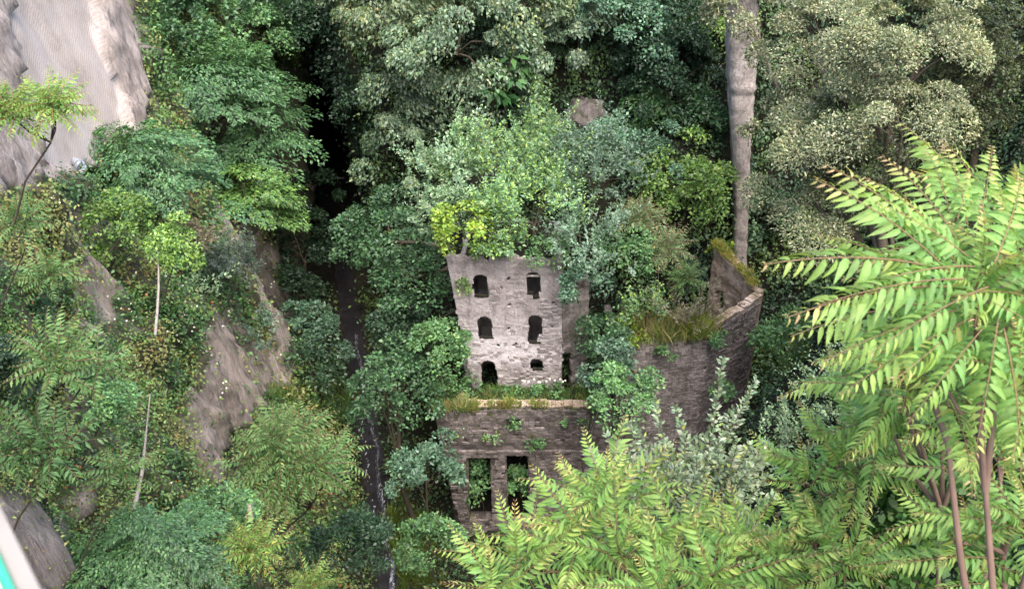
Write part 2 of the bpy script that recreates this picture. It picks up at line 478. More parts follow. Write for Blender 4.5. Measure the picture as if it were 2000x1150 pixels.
Q = np.stack([idx[:-1, :-1], idx[:-1, 1:], idx[1:, 1:], idx[1:, :-1]], -1).reshape(-1, 4)
tag(link('cliff', mesh_np('cliff', V, Q, C, smooth=True), M_CLIFF), kind='structure')
bvh_cliff = BVHTree.FromPolygons([tuple(v) for v in V], [tuple(q) for q in Q.tolist()])
cliff_V, cliff_Q = V, Q
# right wall of the ravine, shaped to lean over the path and shut out skylight
ry = np.arange(88, 165, 1.0); rz = np.arange(-71, -17, 1.0)
RY, RZ = np.meshgrid(ry, rz)
RN = np.array([[noise.fractal(Vector((y * .25, z * .12, 33.)), .8, 2.1, 4) for y in ry] for z in rz])
RX = Xs(RY) + 7.2 - .16 * (RZ + 67) - RN * 1.1 + 3.5 * (1 - sstep(88, 96, RY))
V = np.stack([RX, RY, RZ + CZ], -1).reshape(-1, 3)
idx = np.arange(len(V)).reshape(RX.shape)
Q = np.stack([idx[:-1, :-1], idx[1:, :-1], idx[1:, 1:], idx[:-1, 1:]], -1).reshape(-1, 4)
C = np.zeros((len(V), 3)); C[:, 1] = .9  # ravine shade painted into the wall colour
tag(link('cliff', mesh_np('cliff', V, Q, C, smooth=True), M_CLIFF), kind='structure')
ravine_V, ravine_Q = V, Q
bvh_ravine = BVHTree.FromPolygons([tuple(v) for v in V], [tuple(q) for q in Q.tolist()])
ground_V = np.array([v.co for v in ground_me.vertices]); 
ground_Q = np.stack([np.arange(0)]) if False else None

def cast(px, py):
    o = Vector((0, 0, CZ)); r = ray(px, py).normalized()
    best = None
    for b in (bvh_ground, bvh_cliff, bvh_ravine):
        h = b.ray_cast(o, r)
        if h[0] is not None and (best is None or h[3] < best[3]): best = h
    return best

EXTRA = []          # horizontal built surfaces plants may root on: (x0, x1, y0, y1, z)
def root_for(c, drop=40.0):
    c = Vector(c)
    best = None
    for b in (bvh_ground, bvh_cliff):
        h = b.ray_cast(c, Vector((0, 0, -1)))
        if h[0] is not None and h[3] < drop and (best is None or h[3] < best[1]): best = (h[0], h[3])
    for (x0, x1, y0, y1, z) in EXTRA:
        if x0 < c.x < x1 and y0 < c.y < y1 and c.z > z and (best is None or c.z - z < best[1]):
            best = (Vector((c.x, c.y, z)), c.z - z)
    n = [b.find_nearest(c) for b in (bvh_ground, bvh_cliff)]
    n = min([x for x in n if x[0] is not None], key=lambda x: x[3])
    if c.x < -12:
        h = bvh_cliff.ray_cast(c, Vector((-.55, 0, -.83)))
        if h[0] is not None and (best is None or h[3] < best[1] * .8): best = (h[0], h[3])
    if best and best[1] <= n[3] * 2.2: return best[0]
    return n[0]

# path and trickle on the gorge floor
def strip(name, mat, y0, y1, w, off, lift, kind, st=.6, wob=0.):
    V, Fc = [], []
    ys = np.arange(y0, y1, st)
    for i, y in enumerate(ys):
        x = float(Xs(y)) + off + wob * noise.noise(Vector((y * .35, 2.2, off))) * 2
        ww = w * (1 + .35 * noise.noise(Vector((y * .6, off, 8.1))))
        for k in range(5):
            xx = x - ww + 2 * ww * k / 4
            h = bvh_ground.ray_cast(Vector((xx, y, CZ - 20)), Vector((0, 0, -1)))
            V.append((xx, y, (h[0].z if h[0] else CZ - 67) + lift))
    for i in range(len(ys) - 1):
        for k in range(4):
            Fc.append((i * 5 + k, i * 5 + k + 1, (i + 1) * 5 + k + 1, (i + 1) * 5 + k))
    return tag(link(name, mesh_np(name, V, Fc, smooth=True), mat), kind=kind)
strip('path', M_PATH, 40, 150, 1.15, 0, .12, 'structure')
def foam(y0, y1, off, n, seed):
    rng = np.random.default_rng(seed)
    V, Fc = [], []
    for i in range(n):
        y = rng.uniform(y0, y1)
        x = float(Xs(y)) + off + 1.1 * noise.noise(Vector((y * .5, seed, 0))) + rng.normal() * .07
        h = bvh_ground.ray_cast(Vector((x, y, CZ - 20)), Vector((0, 0, -1)))
        z = (h[0].z if h[0] else CZ - 67) + .15
        s = rng.uniform(.03, .09); l = s * rng.uniform(1, 4)
        o = len(V)
        V += [(x - s, y - l, z), (x + s * .4, y - l * .6, z), (x + s, y + l * .8, z), (x - s * .4, y + l, z), (x, y, z + .07)]
        Fc += [(o, o + 1, o + 4), (o + 1, o + 2, o + 4), (o + 2, o + 3, o + 4), (o + 3, o, o + 4)]
    return V, Fc
mw, ntw, bw_, ow = new_mat('stream_water')
tcw = N(ntw, 'ShaderNodeTexCoord'); mpw = N(ntw, 'ShaderNodeMapping'); mpw.inputs['Scale'].default_value = (2.5, .8, 1)
nw_ = N(ntw, 'ShaderNodeTexNoise', Scale=2.2, Detail=6.0, Roughness=.7)
ntw.links.new(tcw.outputs['Object'], mpw.inputs[0]); ntw.links.new(mpw.outputs[0], nw_.inputs['Vector'])
ntw.links.new(ramp(ntw, nw_.outputs[0], [(.45, (.03, .03, .035)), (.56, (.10, .10, .115)), (.66, (.26, .27, .30))]).outputs[0], bw_.inputs['Base Color'])
bw_.inputs['Roughness'].default_value = .12
strip('stream', mw, 44, 84, .2, .35, .16, 'structure', .4, .25)
V, Fc = foam(46, 60, .35, 80, 3); V2, F2 = foam(56, 70, -.6, 30, 5)
tag(link('foam', mesh_np('foam', V + V2, Fc + [tuple(i + len(V) for i in f) for f in F2]), M_FOAM), kind='stuff')

# tuff pillar on the back wall
def pillar():
    V, Fc = [], []
    zs = np.arange(-60, -17, .4); n = 18; PY = 70.0
    for i, z in enumerate(zs):
        px = np.interp(z, [-48, -40, -33, -26, -20], [1443, 1446, 1446, 1447, 1447])
        dd = PY * CP - z * SP
        c = Vector(((px - CX) / F * dd, PY, CZ + z))
        wd = np.interp(z, [-50, -42, -36, -31, -29.4, -29, -20], [.62, .62, .72, .95, .98, 1.08, 1.12])
        if abs(z + 29.2) < .25: wd *= .88
        for k in range(n):
            q = 2 * math.pi * k / n
            dx, dy = math.cos(q), math.sin(q)
            sq = 1 / max(abs(dx), abs(dy)) ** .95
            r = wd * sq * (1 + .10 * noise.fractal(Vector((dx * 2.2, dy * 2.2 + z * .2, z * 1.6)), .7, 2.2, 5))
            V.append((c.x + dx * r, c.y + dy * r * 1.5, c.z))
    for i in range(len(zs) - 1):
        for k in range(n):
            k2 = (k + 1) % n
            Fc.append((i * n + k, i * n + k2, (i + 1) * n + k2, (i + 1) * n + k))
    return mesh_np('rock_pillar', V, Fc, smooth=True)
tag(link('rock_pillar', pillar(), M_PILLAR), kind='structure')
def boulder_outcrop(px, py, d, w, h, seed, mat):
    c = at(px, py, d); V, Fc = [], []
    n, m = 18, 10
    for i in range(m + 1):
        th = math.pi * i / m
        for k in range(n):
            q = 2 * math.pi * k / n
            v = Vector((math.sin(th) * math.cos(q), math.sin(th) * math.sin(q), math.cos(th)))
            r = 1 + .35 * noise.fractal(v * 1.4 + Vector((seed, 0, 0)), .8, 2, 4)
            V.append((c.x + v.x * w * r, c.y + v.y * w * r, c.z + v.z * h * r))
    for i in range(m):
        for k in range(n):
            k2 = (k + 1) % n
            Fc.append((i * n + k, (i + 1) * n + k, (i + 1) * n + k2, i * n + k2))
    return mesh_np('rock', V, Fc, smooth=True)
tag(link('rock_outcrop', boulder_outcrop(1143, 222, 81, 1.9, 1.5, 2.2, M_PILLAR), M_DARKWALL), kind='structure')
tag(link('rock_outcrop', boulder_outcrop(945, 262, 81, 1.2, 1.5, 6.1, M_PILLAR), M_RUIN), kind='structure')

# ------------------------------------------------------------------ the ruined mills
EXTRA += [(-9.5, 3.5, 55.2, 64.5, CZ - 37.3), (5, 17, 56, 66, CZ - 50.0)]
def arch(px, py, l, r, t, b, lean=0.):
    """opening with a round head, in photo pixels on the wall plane"""
    hw = (r - l) / 2
    cxx = (l + r) / 2 + lean * (py - (t + b) / 2)
    rect = (np.abs(px - cxx) < hw) & (py < b) & (py > t + hw * .75)
    top = ((px - cxx) / hw) ** 2 + ((py - (t + hw * .75)) / (hw * .75)) ** 2 < 1
    return rect | (top & (py <= t + hw * .76))

def wall(name, p0, p1, zb, ztop, mask, thick, cell, amp, mat, parent, batter=0., seed=0., back=True):
    """p0,p1 plan points (left, right as seen); ztop(x)->z array; mask(px,py)->True where solid"""
    p0 = Vector((p0[0], p0[1], 0)); p1 = Vector((p1[0], p1[1], 0))
    L = (p1 - p0).length; ux = (p1 - p0) / L
    nv = Vector((ux.y, -ux.x, 0))               # faces the camera
    zt = max(float(np.max(ztop(np.linspace(0, L, 60)))), zb + 1)
    nxx, nzz = int(L / cell) + 1, int((zt - zb) / cell) + 1
    xs = np.linspace(0, L, nxx + 1); zs = np.linspace(zb, zt, nzz + 1)
    XX, ZZ = np.meshgrid(xs, zs)
    f = (1 - (ZZ - zb) / (zt - zb))
    XB = XX + batter * f * (1 - XX / L)
    D = np.empty(XX.shape)
    for i in range(XX.shape[0]):
        for j in range(XX.shape[1]):
            D[i, j] = noise.fractal(Vector((XX[i, j] * .9 + seed, ZZ[i, j] * .9, seed)), .75, 2.1, 5)
    D = D * amp
    P = np.stack([p0.x + ux.x * XB + nv.x * D, p0.y + ux.y * XB + nv.y * D, ZZ + CZ], -1)
    xc, zc = (XX[:-1, :-1] + XX[1:, 1:]) / 2, (ZZ[:-1, :-1] + ZZ[1:, 1:]) / 2
    Pc = (P[:-1, :-1] + P[1:, 1:]) / 2
    px, py, _ = proj(Pc)
    solid = (zc < ztop(xc)) & mask(px, py)
    idx = np.arange(XX.size).reshape(XX.shape)
    Vf = P.reshape(-1, 3)
    Vb = Vf - np.array(nv)[None] * thick - (D.ravel()[:, None] * .6) * np.array(nv)[None]
    V = np.concatenate([Vf, Vb]); o = XX.size
    Fc = []
    ii, jj = np.nonzero(solid)
    a, b, c, d = idx[:-1, :-1][solid], idx[:-1, 1:][solid], idx[1:, 1:][solid], idx[1:, :-1][solid]
    Fc.append(np.stack([a, b, c, d], -1))
    if back: Fc.append(np.stack([a, d, c, b], -1) + o)
    S = np.pad(solid, 1)
    for di, dj, e in ((0, -1, (3, 0)), (0, 1, (1, 2)), (-1, 0, (0, 1)), (1, 0, (2, 3))):
        nb = S[1 + di:S.shape[0] - 1 + di, 1 + dj:S.shape[1] - 1 + dj]
        m_ = solid & ~nb
        q = [idx[:-1, :-1][m_], idx[:-1, 1:][m_], idx[1:, 1:][m_], idx[1:, :-1][m_]]
        x, y = q[e[0]], q[e[1]]
        Fc.append(np.stack([y, x, x + o, y + o], -1))
    Fc = np.concatenate(Fc)
    used = np.unique(Fc); rm = np.full(len(V), -1); rm[used] = np.arange(len(used))
    me = mesh_np(name, V[used] - np.array(parent.location)[None], rm[Fc], smooth=False)
    ob = link(name, me, mat, parent)
    return dict(ob=ob, p0=p0, ux=ux, nv=nv, L=L, zb=zb, zt=zt, batter=batter, ztop=ztop, mask=mask)

def wpt(W, x, z, out=0.):
    f = 1 - (z - W['zb']) / (W['zt'] - W['zb'])
    xb = x + W['batter'] * f * (1 - x / W['L'])
    p = W['p0'] + W['ux'] * xb + W['nv'] * out
    return Vector((p.x, p.y, CZ + z))

STONES = []
rs = random.Random(11)
for i in range(7):
    import bmesh
    bm = bmesh.new(); bmesh.ops.create_cube(bm, size=1.0)
    bmesh.ops.bevel(bm, geom=bm.edges[:], offset=.09, segments=1, affect='EDGES')
    for v in bm.verts:
        v.co += Vector((rs.uniform(-.06, .06), rs.uniform(-.08, .08), rs.uniform(-.07, .07)))
    me = bpy.data.meshes.new('stone_block'); bm.to_mesh(me); bm.free()
    me.materials.append(M_STONE)
    STONES.append(me)
STONES_P = []
for s in STONES:
    c = s.copy(); c.materials.clear(); c.materials.append(M_STONE_P); STONES_P.append(c)

def stones(W, region, parent, ch, cw, seed, limit, protos, skip=.0, depth=.16, proud=.035):
    """coursed blocks standing a little proud of the wall core"""
    rng = random.Random(seed); cnt = 0; rest = MB()
    z = W['zb'] + ch / 2
    basis = Matrix((W['ux'], -W['nv'], (0, 0, 1))).transposed()
    items = []
    while z < W['zt'] - ch * .4:
        x = rng.uniform(-.2, .1)
        hh = ch * rng.uniform(.85, 1.1)
        while x < W['L'] - .1:
            wd = rng.uniform(*cw)
            xm = x + wd / 2
            p = wpt(W, xm, z, 0)
            qx, qy, _ = proj(np.array([p, wpt(W, max(.02, x + .06), z), wpt(W, min(W['L'] - .02, x + wd - .06), z), wpt(W, xm, z + hh * .35), wpt(W, xm, z - hh * .35)]))
            ok = xm > .05 and xm + wd / 2 < W['L'] + .12 and z + hh * .4 < float(W['ztop'](np.array([xm]))[0]) and bool(np.all(W['mask'](qx, qy))) and region(qx[0], qy[0]) and rng.random() > skip
            if ok:
                items.append((xm, z, wd - .035, hh - .035, rng.uniform(-.02, .045), rng.uniform(-.015, .015)))
            x += wd
        z += hh
    rng.shuffle(items)
    for (xm, z, wd, hh, pr, rot) in items:
        p = wpt(W, xm, z, proud + pr - depth / 2 + .05)
        M = Matrix.Translation(p - parent.location) @ basis.to_4x4() @ Matrix.Rotation(rot, 4, 'Y') @ Matrix.Diagonal((wd, depth * 1.4, hh, 1))
        if cnt < limit:
            o = link('stone', protos[cnt % len(protos)], None, parent, M)
        else:
            me = protos[cnt % len(protos)]
            rest.add([M @ v.co for v in me.vertices], [tuple(pp.vertices) for pp in me.polygons])
        cnt += 1
    if rest.V:
        o = link('rubble_stones', rest.mesh('rubble_stones'), protos[0].materials[0], parent)
        o['kind'] = 'stuff'
    return cnt

def jag(seed, base, amp, s=1.1):
    def f(x):
        x = np.asarray(x, float)
        return base + amp * np.array([noise.fractal(Vector((q * s, seed, 3.3)), .8, 2, 3) for q in x.ravel()]).reshape(x.shape)
    return f

mill = empty('stone_mill', (-4.5, 55, CZ - 62), 'tall roofless stone mill with six arched windows above a dark lower block', 'ruined mill')
# tower
TY = 55.0
tl, tr = atY(870, 505, TY), atY(1097, 505, TY)
def tower_mask(px, py):
    o = arch(px, py, 925, 953, 537, 579, .09) | arch(px, py, 1028, 1056, 532, 573, .05) | ((px > 1040) & (px < 1053) & (py > 565) & (py < 582))
    o |= arch(px, py, 933, 961, 619, 660, .09) | arch(px, py, 1032, 1059, 616, 655, .05)
    o |= (px > 1030 + (668 - py) * .1) & (px < 1057 - (py - 645) * .35) & (py > 640) & (py < 670)
    o |= arch(px, py, 940, 968, 705, 735, .1) | ((px > 940) & (px < 974 - (775 - py) * .06) & (py > 722) & (py < 778))
    o |= arch(px, py, 1036, 1061, 700, 722, .05)
    o |= (px > 921) & (px < 930) & (py > 555) & (py < 567) 
    for hx, hy in ((993, 545), (980, 562), (995, 595), (993, 642), (1080, 592), (1078, 638), (973, 675), (1004, 675), (1008, 673)):
        o |= (np.abs(px - hx) < 2.6) & (np.abs(py - hy) < 2.8)
    return ~o
TW = wall('tower_wall', (tl.x, TY), (tr.x, TY), -53, jag(1.3, -36.4, .55), tower_mask, .24, .085, .055, M_PLASTER, mill, batter=1.55, seed=2.1)
def side_wall(name, a, b, zb, zt, mat, th=.6, seed=0., amp=.12, cell=.35, parent=mill, js=.5):
    return wall(name, a, b, zb, jag(seed + 4, zt, js), lambda px, py: np.ones(np.shape(px), bool), th, cell, amp, mat, parent, seed=seed)
side_wall('side_wall', (tl.x + 1.0, TY + 6.5), (tl.x + .62, TY + .30), -53, -37.9, M_PLASTER, seed=3.)
side_wall('side_wall', (tr.x - .05, TY + .30), (tr.x - .05, TY + 6.5), -53, -37.9, M_PLASTER, seed=5.)
side_wall('back_wall', (tl.x + 1.0, TY + 7.0), (tr.x, TY + 7.0), -53, -37.9, M_PLASTER, seed=7.)
mb = MB()
for z in (-37.5,):
    mb.box(((tl.x + tr.x) / 2 + .35, TY + 3.85, CZ + z - .15) - np.array(mill.location), ((tr.x - tl.x) / 2 - .95, 2.95, .14))
link('roof_fill', mb.mesh('roof_fill'), M_SOIL, mill)
# lintel bars across two windows
for (a, b, py, hh) in ((1027, 1057, 541, .055), (1035, 1062, 724, .06)):
    A, B = atY(a, py, TY - .03), atY(b, py, TY - .03)
    mb = MB(); mb.box((A + B) / 2 - mill.location + Vector((0, .18, 0)), ((B - A).length / 2, .08, hh))
    link('lintel', mb.mesh('lintel'), M_TIMBER, TW['ob'])
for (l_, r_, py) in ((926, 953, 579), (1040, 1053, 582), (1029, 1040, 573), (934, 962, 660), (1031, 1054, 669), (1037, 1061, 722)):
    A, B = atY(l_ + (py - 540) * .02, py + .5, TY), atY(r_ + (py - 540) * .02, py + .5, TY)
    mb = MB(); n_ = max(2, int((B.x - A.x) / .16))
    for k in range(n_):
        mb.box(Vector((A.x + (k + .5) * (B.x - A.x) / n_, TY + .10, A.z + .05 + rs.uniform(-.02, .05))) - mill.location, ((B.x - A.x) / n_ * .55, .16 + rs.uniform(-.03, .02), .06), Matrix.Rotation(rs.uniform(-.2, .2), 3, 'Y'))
    o_s = link('sill_shade', mb.mesh('sill_shade'), M_SOIL, TW['ob']); o_s['kind'] = 'stuff'  # dark blocks added to paint shade over the bright window sills
# annex wall behind to the right
a0, a1 = atY(1097, 600, 55.25), atY(1150, 600, 56.3)
AW = wall('annex_wall', (a0.x, 55.25), (a1.x, 56.3), -53, jag(8.8, -39.6, .9), lambda px, py: ~((px < 1118) & (py > 690) & (py < 775)), .7, .14, .16, M_RUIN, mill, seed=9.)
# pale exposed stones by the lower right of the tower
stones(TW, lambda x, y: (1055 < x < 1098 and 585 < y < 700) or (1020 < x < 1098 and 690 < y < 775) or (975 < x < 1020 and 730 < y < 770), mill, .26, (.3, .62), 5, 110, STONES_P, skip=.28, depth=.14, proud=.0)
stones(TW, lambda x, y: True, mill, .3, (.28, .6), 6, 0, STONES_P, skip=.84, depth=.1, proud=-.045)
# lower block
BY = 52.3
bl, br = atY(846, 803, BY), atY(1196, 800, BY)
zt_b = -49.7
def block_mask(px, py):
    o = (px > 914 + (py - 890) * .02) & (px < 958 + (py - 890) * .03) & (py > 892) & (py < 1012)
    o |= (px > 988 + (py - 890) * .03) & (px < 1031 + (py - 890) * .02) & (py > 890) & (py < 1022)
    for hx, hy in ((873, 845), (968, 842), (1040, 1.), (985, 925), (1048, 925)):
        o |= (np.abs(px - hx) < 2.6) & (np.abs(py - hy) < 2.8)
    o |= (np.abs(px - 1003) < 14) & (np.abs(py - 828) < 10)
    return ~o
BW = wall('lower_wall', (bl.x, BY), (br.x, BY), -67, jag(4.4, zt_b + .1, .35), block_mask, .9, .10, .12, M_DARKWALL, mill, batter=1.5, seed=6.)
link('niche_back', (lambda m_: (m_.box(atY(1003, 828, BY + .55) - mill.location, (.8, .06, .6)), m_.mesh('niche_back'))[1])(MB()), M_DARKWALL, mill)
n = stones(BW, lambda x, y: y > 884, mill, .36, (.38, .68), 8, 300 - 110, STONES, skip=.12, depth=.2, proud=.05)
stones(BW, lambda x, y: y < 870, mill, .34, (.34, .55), 9, 0, STONES, skip=.45, depth=.12, proud=-.03)
# string course between the two storeys
A, B = atY(849, 880, BY), atY(1190, 880, BY)
mb = MB()
x = 0.
while x < (B - A).length:
    l = rs.uniform(.5, 1.1)
    mb.box(A + Vector((x + l / 2 + .5, -.06 + rs.uniform(-.03, .03), rs.uniform(-.04, .04))) - mill.location, (l / 2 - .02, .14, .11 + rs.uniform(-.02, .03)))
    x += l
link('string_course', mb.mesh('string_course'), M_STONE, mill)
side_wall('side_wall', (bl.x + 1.0, BY + 4), (bl.x + .6, BY + .9), -67, -50.2, M_DARKWALL, seed=13.)
side_wall('side_wall', (br.x - .05, BY + .9), (br.x - .05, BY + 5), -67, -50.2, M_DARKWALL, seed=15.)
mb = MB()
mb.box(Vector(((bl.x + br.x) / 2 + .7, (BY + TY) / 2 + .55, CZ + zt_b - .45)) - mill.location, ((br.x - bl.x) / 2 - .9, (TY - BY) / 2 - .45, .3))
link('terrace', mb.mesh('terrace'), M_SOIL, mill)
# brick coping along the front edge of the terrace
mb = MB()
A, B = Vector((bl.x + .1, BY, CZ + zt_b)), Vector((br.x, BY, CZ + zt_b))
x = 2.6
while x < (B - A).length - 2.2:
    l = rs.uniform(.35, .8)
    mb.box(A + Vector((x + l / 2, .42, .28 + rs.uniform(-.05, .08))) - mill.location, (l / 2 - .015, .4 + rs.uniform(-.06, .05), .09))
    x += l
link('coping', mb.mesh('coping'), M_ORANGE, mill)

# right hand ruin
ruin = empty('roofless_building', (11, 59, CZ - 61), 'roofless stone shell with grassy wall tops and a small arched opening inside', 'ruined building')
R0, R1, R2, R3 = (5.05, 55.2), (12.1, 56.4), (17.1, 60.9), (13.6, 66.2)
allm = lambda px, py: np.ones(np.shape(px), bool)
def ruin_mask(px, py):
    o = np.zeros(np.shape(px), bool)
    for hx, hy in ((1377, 720), (1290, 728), (1320, 690), (1275, 770)):
        o |= (np.abs(px - hx) < 2.8) & (np.abs(py - hy) < 2.8)
    return ~o
RW1 = wall('front_wall', R0, R1, -66, jag(21., -45.2, .6), ruin_mask, .8, .13, .07, M_RUIN, ruin, seed=11.)
RW2 = wall('corner_wall', R1, R2, -66, jag(23., -44.8, .5), ruin_mask, .8, .13, .07, M_RUIN, ruin, seed=14.)
def r3top(x):
    x = np.asarray(x, float)
    return np.interp(x, [0, 1.2, 2.2, 6.5], [-44.6, -44.2, -43.4, -42.2]) + .5 * np.array([noise.fractal(Vector((q * 1.3, 5.5, 0)), .8, 2, 3) for q in x.ravel()]).reshape(x.shape)
def in_arch(px, py):
    return ~arch(px, py, 1396, 1412, 568, 606)
# inner face looks left: build from far end to the corner so that its normal faces the camera side
def r3rev(x):
    L_ = math.hypot(R2[0] - R3[0], R2[1] - R3[1]); return r3top(L_ - np.asarray(x, float))
RW3 = wall('inner_wall', R3, (R2[0] - .2, R2[1] + .3), -66, r3rev, in_arch, .7, .11, .16, M_ORANGE, ruin, seed=17.)  # orange tuff, its paleness also painting light onto this inner face
side_wall('left_wall', R0, (4.2, 62.), -66, -46.2, M_RUIN, seed=19., parent=ruin, js=.8)
STONES_R = []
for s_ in STONES:
    c = s_.copy(); c.materials.clear(); c.materials.append(M_STONE_R); STONES_R.append(c)
stones(RW1, lambda x, y: True, ruin, .3, (.3, .52), 31, 0, STONES_R, skip=.3, depth=.12, proud=-.02)
stones(RW2, lambda x, y: True, ruin, .3, (.3, .52), 32, 0, STONES_R, skip=.3, depth=.12, proud=-.02)
mb = MB(); mb.add([Vector((x_, y_, CZ + z_)) - ruin.location for z_ in (-50.6, -50.) for x_, y_ in ((5.3, 56.3), (12, 57.5), (16.2, 61.2), (13.2, 65.5), (4.8, 62))], [(4, 3, 2, 1, 0), (5, 6, 7, 8, 9)] + [(k, (k + 1) % 5, 5 + (k + 1) % 5, 5 + k) for k in range(5)]); link('floor', mb.mesh('floor'), M_SOIL, ruin)
mb = MB()
mb.tube([atY(1224, 688, 55.0) - ruin.location, atY(1240, 735, 55.0) - ruin.location], [.16, .13], 6)
link('timber_post', mb.mesh('timber_post'), M_RUST, ruin)
# broken copings of orange brick rubble
def coping_line(a, b, z, parent, name, seed):
    r_ = random.Random(seed); mb = MB()
    a, b = Vector((*a, CZ + z)), Vector((*b, CZ + z)); L_ = (b - a).length; u = (b - a) / L_
    ang = math.atan2(u.y, u.x); x = 0
    nv = Vector((-u.y, u.x, 0))
    while x < L_:
        l = r_.uniform(.25, .6)
        mb.box(a + u * (x + l / 2) + nv * (.35 + r_.uniform(-.05, .05)) + Vector((0, 0, .08 + r_.uniform(-.1, .15))) - parent.location, (l / 2 - .01, .38, .12), Matrix.Rotation(ang + r_.uniform(-.08, .08), 3, 'Z'))
        x += l
    link(name, mb.mesh(name), M_ORANGE, parent)
coping_line(R1, R2, -44.75, ruin, 'coping', 3)
coping_line(R3, R2, -43.0, ruin, 'coping', 4) if False else None

# ------------------------------------------------------------------ foliage generators
def pal_cols(rng, n, pal, jit=.18):
    cols = np.array([p[0] for p in pal]); w_ = np.array([p[1] for p in pal], float); w_ /= w_.sum()
    c = cols[rng.choice(len(cols), n, p=w_)]
    return np.clip(c * (1 + rng.normal(0, jit, (n, 1))) * (1 + rng.normal(0, .06, (n, 3))), .004, .9)

def crown_pts(rng, R, n, L, ratio, style, pal, nc):
    R = np.array(R, float)
    g = rng.normal(size=(nc, 3)); dirs = nrm(g)
    dirs[:, 2] = np.where(dirs[:, 2] < -.45, -dirs[:, 2] * .6, dirs[:, 2]); dirs = nrm(dirs)
    ph = rng.uniform(0, 6.28, 6)
    lump = 1 + .16 * np.sin(dirs[:, 0] * 4 + ph[0]) * np.sin(dirs[:, 2] * 5 + ph[1]) + .14 * np.sin(dirs[:, 1] * 6 + ph[2] + dirs[:, 0] * 3)
    rad = rng.uniform(.3, 1, nc) ** .45 * .86 * lump
    Cc = dirs * rad[:, None] * R
    rc = R.mean() * 1.55 / math.sqrt(nc) * rng.uniform(.65, 1.45, nc)
    far = rng.random(nc) < .22; Cc[far] *= rng.uniform(1.06, 1.28, (far.sum(), 1)); rc[far] *= .6
    cj = 1 + rng.normal(0, .13, (nc, 1))
    ci = rng.integers(0, nc, n)
    od = dirs[ci]
    up = np.array([0, 0, 1.0])
    q = nrm(rng.normal(size=(n, 3)))
    q = nrm(q + .5 * od + up * .7)
    rr = rng.uniform(.35, 1, n) ** .35
    if style == 'layer':
        hz = nrm(od * np.array([1, 1, .0]) + 1e-3)
        s = rng.uniform(-1, 1, (n, 2))
        side = np.stack([-hz[:, 1], hz[:, 0], np.zeros(n)], -1)
        tip = s[:, :1]
        P = Cc[ci] + hz * tip * rc[ci][:, None] * 1.7 + side * (s[:, 1:] * (1 - .45 * tip)) * rc[ci][:, None] * .9
        P[:, 2] += -(tip[:, 0] ** 2) * rc[ci] * .35 - tip[:, 0] * rc[ci] * .25 + rng.normal(0, .09, n) * rc[ci]
        Nn = nrm(up + od * .25 + rng.normal(0, .28, (n, 3)))
        A = hz * .9 + side * np.sign(s[:, 1:]) * .7 + np.array([0, 0, -.35]) + rng.normal(0, .25, (n, 3))
    elif style == 'plume':
        sh = nrm(od * np.array([.55, .55, .4]) + up * .75 + rng.normal(0, .15, (nc, 3))[ci] * 0 + (rng.normal(0, .22, (nc, 3)))[ci])
        s = rng.uniform(0, 1, n)
        ns = 5
        shoot = rng.integers(0, ns, n)
        soff = rng.normal(0, .55, (nc, ns, 3)); sdir = rng.normal(0, .28, (nc, ns, 3)); slen = rng.uniform(.7, 1.6, (nc, ns))
        D = nrm(sh + sdir[ci, shoot])
        P = Cc[ci] + soff[ci, shoot] * rc[ci][:, None] + D * (s * slen[ci, shoot] * rc[ci] * 1.9)[:, None]
        rdir = nrm(np.cross(D, rng.normal(size=(n, 3))))
        P = P + rdir * ((1.05 - s) * rc[ci] * .22)[:, None]
        A = rdir * .8 + D * .65
        Nn = nrm(up * .6 + D * .5 + rng.normal(0, .4, (n, 3)))
        L = L * (1.15 - .5 * s)
    elif style == 'droop':
        P = Cc[ci] + q * rr[:, None] * rc[ci][:, None] * np.array([1, 1, .85])
        Nn = nrm(q * .55 + up * .55 + rng.normal(0, .4, (n, 3)))
        A = od * np.array([1, 1, .2]) * .5 + np.array([0, 0, -.75]) + rng.normal(0, .45, (n, 3))
    else:
        P = Cc[ci] + q * rr[:, None] * rc[ci][:, None] * np.array([1, 1, .9])
        Nn = nrm(q * .6 + up * .6 + rng.normal(0, .4, (n, 3)))
        A = q * .6 + rng.normal(0, .6, (n, 3)) + np.array([0, 0, -.15])
    L = np.asarray(L) * rng.uniform(.5, 1.4, n)
    C = pal_cols(rng, n, pal) * cj[ci]
    return P, A, Nn, L, L * ratio * rng.uniform(.8, 1.2, n), C, Cc

